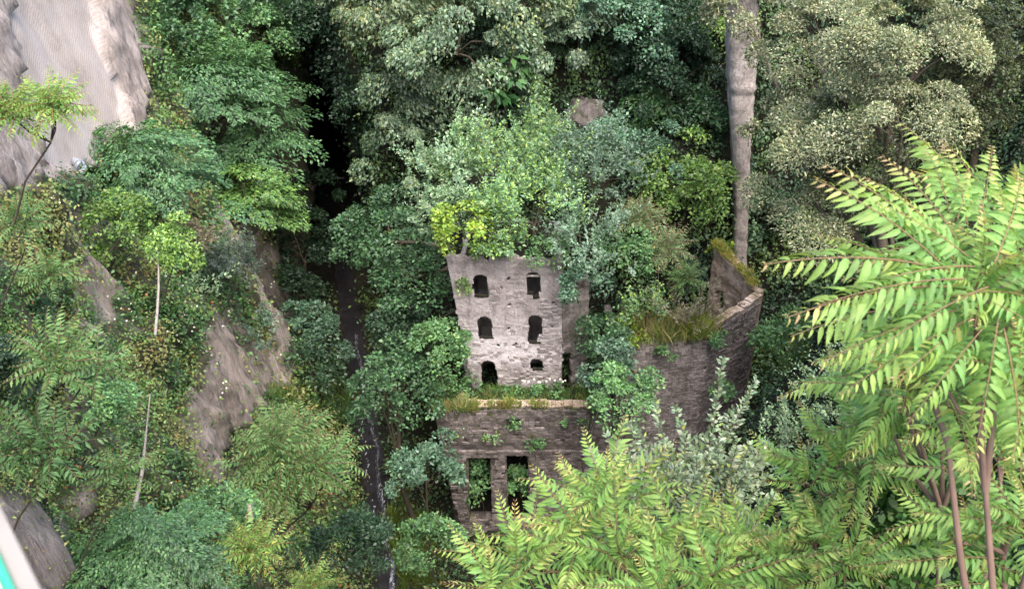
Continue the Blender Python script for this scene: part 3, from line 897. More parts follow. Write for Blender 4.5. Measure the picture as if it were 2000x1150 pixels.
T = {
 'broad': dict(st='clump', lp=7.1, ra=.62, pal=[((0.057, 0.129, 0.056), 3), ((0.092, 0.192, 0.081), 2), ((0.043, 0.095, 0.047), 2)]),
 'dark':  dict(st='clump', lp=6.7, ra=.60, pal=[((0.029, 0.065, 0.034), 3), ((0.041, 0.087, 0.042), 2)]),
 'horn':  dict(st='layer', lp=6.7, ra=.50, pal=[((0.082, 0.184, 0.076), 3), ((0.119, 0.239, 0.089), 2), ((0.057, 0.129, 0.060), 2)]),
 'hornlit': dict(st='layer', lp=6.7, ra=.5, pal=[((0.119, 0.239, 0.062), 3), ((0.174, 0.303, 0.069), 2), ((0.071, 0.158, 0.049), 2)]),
 'grey':  dict(st='plume', lp=7.1, ra=.50, pal=[((0.224, 0.338, 0.203), 3), ((0.289, 0.404, 0.220), 2), ((0.159, 0.263, 0.163), 2)]),
 'bluegrey': dict(st='plume', lp=6.7, ra=.5, pal=[((0.159, 0.248, 0.173), 3), ((0.206, 0.295, 0.207), 2), ((0.111, 0.192, 0.131), 2)]),
 'greyyel': dict(st='plume', lp=7.1, ra=.50, pal=[((0.193, 0.335, 0.161), 3), ((0.309, 0.459, 0.117), 2), ((0.139, 0.256, 0.139), 2)]),
 'yellow': dict(st='clump', lp=7.8, ra=.7, pal=[((0.219, 0.331, 0.045), 3), ((0.160, 0.268, 0.045), 2), ((0.298, 0.377, 0.052), 1), ((0.109, 0.194, 0.039), 1)]),
 'lime':  dict(st='clump', lp=7.1, ra=.6, pal=[((0.156, 0.281, 0.066), 3), ((0.222, 0.351, 0.074), 2), ((0.107, 0.206, 0.066), 2)]),
 'mid':   dict(st='clump', lp=7.1, ra=.6, pal=[((0.113, 0.238, 0.090), 3), ((0.157, 0.290, 0.106), 2), ((0.070, 0.158, 0.068), 2)]),
 'teal':  dict(st='clump', lp=7.1, ra=.6, pal=[((0.103, 0.200, 0.125), 3), ((0.143, 0.248, 0.160), 2), ((0.063, 0.129, 0.081), 2)]),
 'pale':  dict(st='droop', cl=66, lp=7.1, ra=.55, pal=[((0.122, 0.187, 0.113), 3), ((0.164, 0.232, 0.134), 2), ((0.089, 0.143, 0.084), 2), ((0.222, 0.258, 0.109), .35)]),
 'palewarm': dict(st='droop', cl=66, lp=7.8, ra=.55, pal=[((0.137, 0.200, 0.098), 3), ((0.182, 0.233, 0.102), 2), ((0.091, 0.150, 0.077), 2), ((0.256, 0.233, 0.085), .5)]),
 'oak':   dict(st='clump', cl=88, lp=6.0, ra=.45, pal=[((0.227, 0.259, 0.146), 3), ((0.335, 0.358, 0.214), 2.2), ((0.130, 0.169, 0.093), 2), ((0.435, 0.428, 0.256), .8)]),
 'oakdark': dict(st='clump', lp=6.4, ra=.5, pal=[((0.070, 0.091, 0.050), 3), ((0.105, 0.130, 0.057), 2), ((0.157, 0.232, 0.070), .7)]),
 'pine':  dict(st='plume', lp=7.5, ra=.22, pal=[((0.133, 0.189, 0.148), 3), ((0.188, 0.239, 0.183), 2), ((0.084, 0.124, 0.095), 2)]),
 'dry':   dict(st='plume', lp=6.7, ra=.3, pal=[((0.313, 0.275, 0.197), 3), ((0.219, 0.232, 0.141), 2)]),
}
SEED = [100]
def trunk_mesh(root, c, R, rng, rad, limbs, Cc):
    mb = MB()
    a = Vector((0, 0, -.3)); b = c - root
    mid = a.lerp(b, .5) + Vector((rng.normal() * .06 * b.length, rng.normal() * .06 * b.length, 0))
    mb.tube([a, a.lerp(mid, .55), mid, mid.lerp(b, .6), b], [rad * 1.25, rad, rad * .85, rad * .65, rad * .4], 7)
    for k in range(min(limbs, len(Cc))):
        e = b + Vector(Cc[k]) * .9
        s = mid.lerp(b, rng.uniform(.1, .9))
        m_ = s.lerp(e, .5) + Vector((0, 0, .12 * (e - s).length))
        mb.tube([s, m_, e], [rad * .42, rad * .28, rad * .1], 5)
    return mb.mesh('trunk', True)

def plant(ty, px, py, w_, h_, d, name, label, cat, k=1.0, zsc=1.0, root=None, part='crown', stem='trunk', limbs=7, group=None, mat=None, rad=None, lp=None):
    t = T[ty]; SEED[0] += 1
    rng = np.random.default_rng(SEED[0])
    h_ray = cast(px, py)
    if h_ray is not None and root is None:
        ds = proj(np.array(h_ray[0]))[2].item()
        d = min(d, ds - .30 * w_ * d / 1700)
    c = at(px, py, d)
    R = (w_ * d / 3400 * 1.18, min(w_ * d / 3400 * 1.0, h_ * d / 3400 * 1.25), h_ * d / 3400 * 1.25 * zsc)
    lp_ = lp or t['lp']
    n = int(k * 1.05 * 4.6 * w_ * h_ * 1.3 / (lp_ * lp_ * t['ra'] * 1.0))
    L = lp_ * d / F
    nc = int(np.clip(w_ * h_ / t.get('cl', 48) ** 2 * 2.6, 7, 170))
    P, A, Nn, Ls, Ws, C, Cc = crown_pts(rng, R, n, np.full(n, L), t['ra'], t['st'], t['pal'], nc)
    r0 = root if root is not None else root_for(c)
    r0 = Vector(r0)
    e = empty(name, r0, label, cat, group)
    off = np.array(c - r0)
    me = leaf_mesh(part, P + off, A, Nn, Ls, Ws, C)
    link(part, me, mat or M_LEAF, e)
    tr = rad or max(.04, (.022 * (R[0] + R[2]) + .004 * (c - r0).length) * (1 if 'tree' in name or 'oak' in name else .45))
    link(stem, trunk_mesh(r0, c, R, rng, tr, limbs, Cc), M_BARK, e)
    return e

# ---- pinnate fronds
def frond_data(rng, pairs, fine=False, young=0.):
    """a compound leaf, 1 m long, along +X, upper side +Z; returns V,F,C for leaflets and stalk"""
    ts = np.linspace(.13, .985, pairs)
    arc = lambda t: np.stack([t * (1 - .06 * t), np.zeros_like(t), .10 * t - .26 * t * t], -1)
    V, Fc, C = [], [], []
    tip = np.array((.47, .38, .15)); tipr = np.array((.54, .30, .21)); old = np.array((.135, .270, .072)); mid = np.array((.245, .365, .085))
    def leaflet(p, A, Nn, L, W, col):
        A = A / np.linalg.norm(A); B = np.cross(Nn, A); B /= np.linalg.norm(B); Nn = np.cross(A, B)
        o = len(V)
        if fine:
            prof = [(0, .0, 0), (.12, .75, .02), (.38, 1., .03), (.7, .62, -.02), (1, 0, -.12)]
            V.append(p); 
            for (s, wd, dz) in prof[1:-1]:
                ctr = p + A * L * s + Nn * L * (dz - .16 * s * s)
                V.append(ctr + B * W * wd * .5 + Nn * W * .22 * wd); V.append(ctr); V.append(ctr - B * W * wd * .5 + Nn * W * .22 * wd)
            V.append(p + A * L - Nn * L * .26)
            Fc.extend([(o, o + 1, o + 2), (o, o + 2, o + 3)])
            for k in range(2):
                a = o + 1 + 3 * k
                Fc.extend([(a, a + 3, a + 4), (a, a + 4, a + 1), (a + 1, a + 4, a + 5), (a + 1, a + 5, a + 2)])
            e = o + 7
            Fc.extend([(e, o + 10, e + 1), (e + 1, o + 10, e + 2)])
            C.extend([col * .95] + [col, col * 1.12, col] * 3 + [col * 1.05])
        else:
            L *= 1.12; W = L * .36
            V.extend([p, p + A * L * .42 + B * W * .5 + Nn * W * .15, p + A * L - Nn * L * .15, p + A * L * .42 - B * W * .5 + Nn * W * .15])
            Fc.extend([(o, o + 1, o + 2), (o, o + 2, o + 3)]); C.extend([col] * 4)
    hang = rng.uniform(.15, .75)
    for i, t in enumerate(ts):
        p = arc(np.array(t)); tg = arc(np.array(t + .01)) - p; tg /= np.linalg.norm(tg)
        prof = (.62 + .55 * math.sin(math.pi * min(1, t * .95 + .12))) * (1 - .55 * max(0, t - .72) / .28)
        g = t ** 2.2
        for s in (-1, 1):
            if rng.random() < .03: continue
            L = .145 * prof * rng.uniform(.8, 1.14); W = L * .27 * rng.uniform(.9, 1.1)
            A = np.array((0, s * 1., 0)) + tg * (.28 + .55 * t) + np.array((0, 0, -hang * rng.uniform(.7, 1.3)))
            A = A + rng.normal(0, .13, 3)
            Nn = np.array((0, s * hang * .8, 1.)) + rng.normal(0, .24, 3)
            mixv = np.clip((g * (.8 + young) + rng.normal(0, .08) + young * .25) * (1 if fine else .5), 0, 1)
            col = old * (1 - min(1, mixv * 2)) + mid * min(1, mixv * 2) if mixv < .5 else mid * (2 - 2 * mixv) + tip * (2 * mixv - 1)
            if fine and t > .88 and rng.random() < .3 + young: col = col * .4 + tipr * .6
            if rng.random() < .04: col = col * .5 + np.array((.40, .36, .07)) * .5
            col = col * (1 + rng.normal(0, .15))
            leaflet(p + np.array((0, s * .006, 0)), A, Nn, L, W, np.clip(col, .01, .9))
    # stalk
    tt_ = np.linspace(0, 1, 10 if fine else 6); pc = arc(tt_)
    sd_ = 4 if fine else 3
    Vs, Fs = tube_arrays([tuple(p) for p in pc], [(.006 if fine else .010) * (1 - .65 * t) for t in tt_], sd_)
    o = len(V); V.extend([np.array(v) for v in Vs])
    for f in Fs: Fc.extend([(f[0] + o, f[1] + o, f[2] + o), (f[0] + o, f[2] + o, f[3] + o)])
    for t in np.repeat(tt_, sd_): C.append(np.array((.26, .17, .09)) * (1 - t * .3) + np.array((.14, .10, .05)) * t)
    return np.array(V), np.array(Fc), np.array(C)

FRONDS = []
for i in range(9):
    rng = np.random.default_rng(500 + i)
    FRONDS.append(mesh_np('frond', *frond_data(rng, [16, 17, 18, 15, 14, 17, 16, 18, 13][i], True, [0, 0, .1, .25, .5, .1, 0, .2, .7][i])))
    FRONDS[-1].materials.append(M_AIL)

def rosette_mesh(seed, bright):
    rng = np.random.default_rng(seed); VV, FF, CC = [], [], []; o = 0
    nf = 13
    for k in range(nf):
        V, Fc, C = frond_data(rng, 10, False, 0.)
        g = k / (nf - 1)
        az = k * 2.39996 + rng.normal(0, .2); el = math.radians(66 - 78 * g + rng.normal(0, 8)); ln = (.55 + .5 * math.sin(min(1., g + .2) * 1.6)) * rng.uniform(.85, 1.1)
        M = Matrix.Rotation(az, 3, 'Z') @ Matrix.Rotation(-el, 3, 'Y') @ Matrix.Rotation(rng.normal(0, .2), 3, 'X')
        V = (np.array(M) @ (V * ln).T).T
        V[:, 2] += (1 - g) * .12
        VV.append(V); FF.append(Fc + o); CC.append(C); o += len(V)
    C = np.concatenate(CC)
    C = C * np.array(bright)
    return mesh_np('leaf_rosette', np.concatenate(VV), np.concatenate(FF), C)
ROS = {}
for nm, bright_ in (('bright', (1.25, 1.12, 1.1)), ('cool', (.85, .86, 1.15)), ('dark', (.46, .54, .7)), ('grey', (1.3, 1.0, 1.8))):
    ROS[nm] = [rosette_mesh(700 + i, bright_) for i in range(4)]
    for m_ in ROS[nm]: m_.materials.append(M_AIL)

def ailanthus(px, py, w_, h_, d, tone, nros, frond_px, name, label, cat='tree', seed=0, root=None, bark=None):
    """tree of heaven: thin forking stems, each ending in a star of compound leaves"""
    rng = np.random.default_rng(900 + seed)
    c = at(px, py, d)
    R = np.array((w_ * d / 3400, w_ * d / 3400 * .8, h_ * d / 3400))
    r0 = Vector(root) if root is not None else root_for(c - Vector((0, 0, R[2] * .3)))
    e = empty(name, r0, label, cat)
    fl = frond_px * d / F
    Rr = np.maximum(R - fl * .55, R * .25)
    mb = MB(); base = c + Vector((0, 0, -R[2] * 1.0)) - r0
    tr = .022 + .006 * (R[0] + R[2])
    mb.tube([Vector((0, 0, -.3)), base * .5 + Vector((rng.normal() * .1, rng.normal() * .1, 0)), base], [tr, tr * .85, tr * .7], 6)
    for k in range(nros):
        if nros == 1: p = c.copy()
        else:
            v = nrm(rng.normal(size=3)); v[2] = abs(v[2]) * .95 - .15; v[1] = -abs(v[1]) if rng.random() < .65 else v[1]
            p = c + Vector(nrm(v) * Rr * rng.uniform(.45, 1) ** .5)
        lean = Vector(((p - c).x * .35 / max(R[0], .1) + rng.normal() * .18, (p - c).y * .35 / max(R[0], .1) - .12 + rng.normal() * .18, 1)).normalized()
        q = lean.to_track_quat('Z', 'Y')
        s = fl * rng.uniform(.8, 1.15)
        M = Matrix.Translation(p - r0) @ q.to_matrix().to_4x4() @ Matrix.Rotation(rng.uniform(0, 6.28), 4, 'Z') @ Matrix.Diagonal((s, s, s, 1))
        link('leaf_rosette', ROS[tone][k % 4], None, e, M)
        pe = p - r0; m_ = base.lerp(pe, .55) + Vector((0, 0, -.12 * (pe - base).length))
        mb.tube([base, m_, pe], [tr * .55, tr * .4, tr * .25], 5)
    link('trunk', mb.mesh('trunk', True), bark or M_BARK, e)
    return e

# ------------------------------------------------------------------ ground cover (uncountable)
GV = np.stack([GX, GY, GZ + CZ], -1).reshape(-1, 3)
gidx = np.arange(len(GV)).reshape(GX.shape)
GQ = np.stack([gidx[:-1, :-1], gidx[:-1, 1:], gidx[1:, 1:], gidx[1:, :-1]], -1).reshape(-1, 4)

def cover(name, V, Q, n, lp, ra, palfn, keep, seed, lift=.35, mat=None, spray=7, spread=.35):
    """sprays of small leaves over the visible part of a surface"""
    rng = np.random.default_rng(seed)
    c = V[Q].mean(1); qx, qy, d = proj(c)
    m_ = (qx > -150) & (qx < 2150) & (qy > -150) & (qy < 1300) & (d > 4)
    e1 = V[Q[:, 1]] - V[Q[:, 0]]; e2 = V[Q[:, 3]] - V[Q[:, 0]]
    nn = np.cross(e1, e2); ar = np.linalg.norm(nn, axis=1); nn = nrm(nn)
    view = nrm(c - np.array([0, 0, CZ])); fac = np.abs((nn * view).sum(1))
    wgt = np.where(m_, ar * np.maximum(fac, .25) / d ** 2, 0); wgt /= wgt.sum()
    f = rng.choice(len(Q), n, p=wgt)
    a, b = rng.random((2, n, 1))
    P = V[Q[f, 0]] + e1[f] * a + e2[f] * b
    nf = nn[f]; nf = np.where((nf * (P - np.array([0, 0, CZ]))).sum(1, keepdims=True) > 0, -nf, nf)
    qx, qy, d = proj(P)
    kp = keep(qx, qy, P, rng)
    P, nf, qx, qy, d = P[kp], nf[kp], qx[kp], qy[kp], d[kp]
    n = len(P)
    # sprays
    P = np.repeat(P, spray, 0); nf = np.repeat(nf, spray, 0); d = np.repeat(d, spray); qx = np.repeat(qx, spray); qy = np.repeat(qy, spray)
    N_ = len(P)
    sc_ = d / F * lp
    P = P + rng.normal(0, 1, (N_, 3)) * (sc_ * 1.1)[:, None] + nf * (np.abs(rng.normal(0, lift, N_)) * (d / 60))[:, None]
    Nn = nrm(nf * .55 + np.array([0, 0, .7]) + rng.normal(0, .4, (N_, 3)))
    A = nf * .4 + np.array([0, 0, -.45]) + rng.normal(0, .6, (N_, 3))
    L = sc_ * rng.uniform(.6, 1.3, N_)
    C = palfn(P, qx, qy, rng)
    me = leaf_mesh(name, P, A, Nn, L, L * ra * rng.uniform(.8, 1.2, N_), C)
    return tag(link(name, me, mat or M_LEAF), kind='stuff')

def vnoise(P, s, seed):
    return np.array([noise.noise(Vector((x * s + seed, y * s, z * s))) for x, y, z in P])

def left_keep(qx, qy, P, rng):
    fx = qx + rng.normal(0, 9, len(qx)); fy = qy + rng.normal(0, 9, len(qx))
    bare = np.zeros(len(qx), bool)
    for p in BARE: bare |= in_poly(fx, fy, p)
    thin = in_poly(qx, qy, BARE[3]) 
    return ((~bare) | ((rng.random(len(qx)) < .06) & ~in_poly(qx, qy, BARE[0]))) & ~((P[:, 1] > 88) & (P[:, 2] < CZ - 38))
def left_pal(P, qx, qy, rng):
    nz = vnoise(P, .28, 3.)
    pal = np.array([(.08, .185, .055), (.125, .25, .07), (.19, .29, .08), (.25, .26, .09), (.055, .13, .05)])
    k = np.clip(((nz + .45) / .9 * 5 + rng.normal(0, .9, len(P))), 0, 4.99).astype(int)
    order = np.array([4, 0, 1, 2, 3])
    c = pal[order[k]]
    rd = (rng.random(len(P)) < .02); c = np.where(rd[:, None], np.array([.28, .13, .05]), c)
    return np.clip(c * (1 + rng.normal(0, .2, (len(P), 1))), .01, .8)
cover('ground_cover', cliff_V, cliff_Q, 42000, 7.2, .6, left_pal, left_keep, 1, lift=.5)

def back_keep(qx, qy, P, rng):
    t = np.abs(P[:, 0] - Xs(P[:, 1]))
    on = (t > 1.7)
    inb = ((P[:, 0] > -10.4) & (P[:, 0] < 4.2) & (P[:, 1] > 51.8) & (P[:, 1] < 62))
    return on & ~inb & ~((P[:, 1] > 92) & (P[:, 0] < Xs(P[:, 1]) + 6) & (P[:, 2] < CZ - 38))
def back_pal(P, qx, qy, rng):
    nz = vnoise(P, .2, 8.)
    pal = np.array([(.035, .075, .04), (.055, .115, .052), (.08, .155, .062), (.12, .195, .06)])
    k = np.clip(((nz + .45) / .9 * 4 + rng.normal(0, .7, len(P))), 0, 3.99).astype(int)
    return np.clip(pal[k] * (1 + rng.normal(0, .2, (len(P), 1))), .008, .8)
cover('undergrowth', GV, GQ, 40000, 7.8, .62, back_pal, back_keep, 2, lift=.5)

cover('ivy', ravine_V, ravine_Q, 5000, 8.2, .62, lambda P, qx, qy, rng: pal_cols(rng, len(P), [((.03, .065, .035), 1), ((.02, .045, .028), 1)]), lambda qx, qy, P, rng: (P[:, 2] > CZ - 40 + rng.normal(0, 2, len(P))) | (P[:, 1] < 94), 6, lift=.5)
# small white flowers among the left ground cover and on the terrace
def flowers(spots, seed, name):
    rng = np.random.default_rng(seed); P, A, Nn, L = [], [], [], []
    for (px, py, sx, sy, n, dd) in spots:
        for i in range(n):
            x, y = rng.normal(px, sx), rng.normal(py, sy)
            if dd is None:
                h = cast(x, y)
                if h is None: continue
                p = h[0] - ray(x, y).normalized() * .75
            else: p = at(x, y, dd + rng.normal() * .3)
            d = proj(np.array(p))[2]
            for q in range(5):
                an = q * 1.2566
                P.append(p); A.append((math.cos(an), math.sin(an) * .6, math.sin(an) * .7)); Nn.append((0, -.6, .8)); L.append(2.5 * d / F)
    P, A, Nn, L = map(np.array, (P, A, Nn, L))
    C = np.tile(np.array([.75, .75, .68]), (len(P), 1))
    return tag(link(name, leaf_mesh(name, P, A, Nn, L, L * .8, C), M_PETAL), kind='stuff')
flowers([(385, 620, 30, 25, 42, None), (255, 605, 30, 18, 16, None), (370, 690, 20, 30, 12, None), (350, 925, 14, 14, 9, None), (340, 545, 25, 30, 10, None), (60, 425, 35, 18, 14, None), (440, 740, 12, 20, 6, None), (530, 560, 10, 60, 6, None), (375, 500, 15, 20, 8, None), (1050, 743, 28, 3, 12, 72.0)], 4, 'white_flowers')

# ------------------------------------------------------------------ grass and weeds
def blades(name, pts, n, Lr, seed, pal, wr=.06, spread=.45, lean=.35):
    """pts: list of (Vector, weight radius)"""
    rng = np.random.default_rng(seed)
    c = np.array([p[0] for p in pts]); r = np.array([p[1] for p in pts])
    wt = rng.gamma(.7, 1, len(pts)) + .05; hs = rng.uniform(.45, 1.25, len(pts)) * (.6 + .4 * np.minimum(wt, 1.5))
    i = rng.choice(len(pts), n, p=wt / wt.sum())
    P = c[i] + rng.normal(0, 1, (n, 3)) * (r[i] * spread)[:, None] * np.array([1, 1, .25])
    A = np.stack([rng.normal(0, lean, n), rng.normal(-.1, lean, n), np.ones(n)], -1)
    Nn = nrm(np.stack([rng.normal(0, .5, n), -np.ones(n), rng.normal(.5, .4, n)], -1))
    L = rng.uniform(*Lr, n) * hs[i]
    pc = pal_cols(rng, len(pts), pal, .1)
    C = np.where(rng.random((n, 1)) < .55, pc[i], pal_cols(rng, n, pal, .1)) * (1 + rng.normal(0, .15, (n, 1)))
    C = np.clip(C, .01, .9)
    return tag(link(name, leaf_mesh(name, P, A, Nn, L, np.maximum(L * wr, .045), C, fold=.05, curl=.25), M_GRASS), kind='stuff')
GP = [((.26, .30, .07), 3), ((.18, .25, .07), 3), ((.34, .32, .15), 2.5), ((.28, .20, .10), .35), ((.11, .17, .05), 1.5)]
GPG = [((.10, .19, .05), 3), ((.14, .22, .06), 2), ((.07, .13, .045), 2), ((.22, .23, .08), .7)]
pts = []
for x in np.linspace(bl.x + .2, br.x - 1.5, 46):
    for y in np.linspace(BY + .15, TY - .2, 6):
        if y < BY + .9 and -5.6 < x < -.5 and random.Random(int(x * 100)).random() < .55: continue
        pts.append((Vector((x, y, CZ + zt_b - .05)), .5))
blades('terrace_grass', pts, 6000, (.25, .6), 21, GPG)
pts = [(Vector((x, BY + .1, CZ + zt_b + .1)), .5) for x in np.linspace(bl.x + .0, bl.x + 3.4, 16)] + [(Vector((x, BY + .2, CZ + zt_b + .1)), .25) for x in np.linspace(bl.x + 3.4, br.x - 2, 14)]
blades('terrace_edge_grass', pts, 3000, (.35, 1.1), 22, GP, lean=.5)
pts = []
for a_, b_2, z_, m_ in ((R0, R1, -45.2, 26),):
    for f_ in np.linspace(0, 1, m_):
        pts.append((Vector((a_[0] + (b_2[0] - a_[0]) * f_, a_[1] + (b_2[1] - a_[1]) * f_ + .5, CZ + z_)), .9 if a_ == R0 else .35))
for f_ in np.linspace(0, .7, 12):
    pts.append((Vector((R0[0] + (R1[0] - R0[0]) * f_, R0[1] + 1.6, CZ - 45.0)), 1.1))
pts2 = [(Vector((R1[0] + (R2[0] - R1[0]) * f_ - .1, R1[1] + (R2[1] - R1[1]) * f_ + .4, CZ - 44.75)), .35) for f_ in np.linspace(0, 1, 22)]
blades('ruin_edge_grass', pts2, 1300, (.15, .5), 29, [((.25, .27, .07), 2), ((.30, .22, .12), 1.5), ((.15, .2, .06), 2)], lean=.5)
blades('ruin_grass', pts, 7500, (.5, 1.7), 23, GP, lean=.45)
pts = [(Vector((R3[0] + (R2[0] - R3[0]) * f_ + .1, R3[1] + (R2[1] - R3[1]) * f_, CZ + np.interp(f_, [0, .65, 1], [-42.4, -43.4, -44.4]))), .5) for f_ in np.linspace(0, .8, 14)]
blades('inner_wall_grass', pts, 1800, (.3, .9), 24, [((.30, .30, .05), 2), ((.18, .22, .05), 2), ((.36, .24, .09), 1)], lean=.5)
def blade_area(name, poly, n, Lr, seed, pal, d=None):
    rng = np.random.default_rng(seed); P = []
    xs_, ys_ = [p[0] for p in poly], [p[1] for p in poly]
    while len(P) < 240:
        x, y = rng.uniform(min(xs_), max(xs_)), rng.uniform(min(ys_), max(ys_))
        if not in_poly(np.array([x]), np.array([y]), poly)[0]: continue
        h = cast(x, y)
        if h is None: P.append((at(x, y, d or 60), .6)); continue
        P.append((h[0], .6))
    blades(name, P, n, Lr, seed, pal)
blade_area('meadow_grass', [(520, 770), (690, 750), (700, 800), (640, 850), (560, 800)], 4500, (.5, 1.5), 25, GPG)
blade_area('bank_grass', [(770, 900), (800, 1000), (860, 1030), (870, 1150), (785, 1150), (760, 1000)], 6000, (.4, 1.4), 26, [((.10, .17, .03), 3), ((.15, .20, .04), 2), ((.22, .15, .05), .5)])
blade_area('slope_grass', [(1490, 650), (1560, 640), (1590, 690), (1530, 740), (1490, 720)], 4500, (.4, 1.3), 27, GPG)

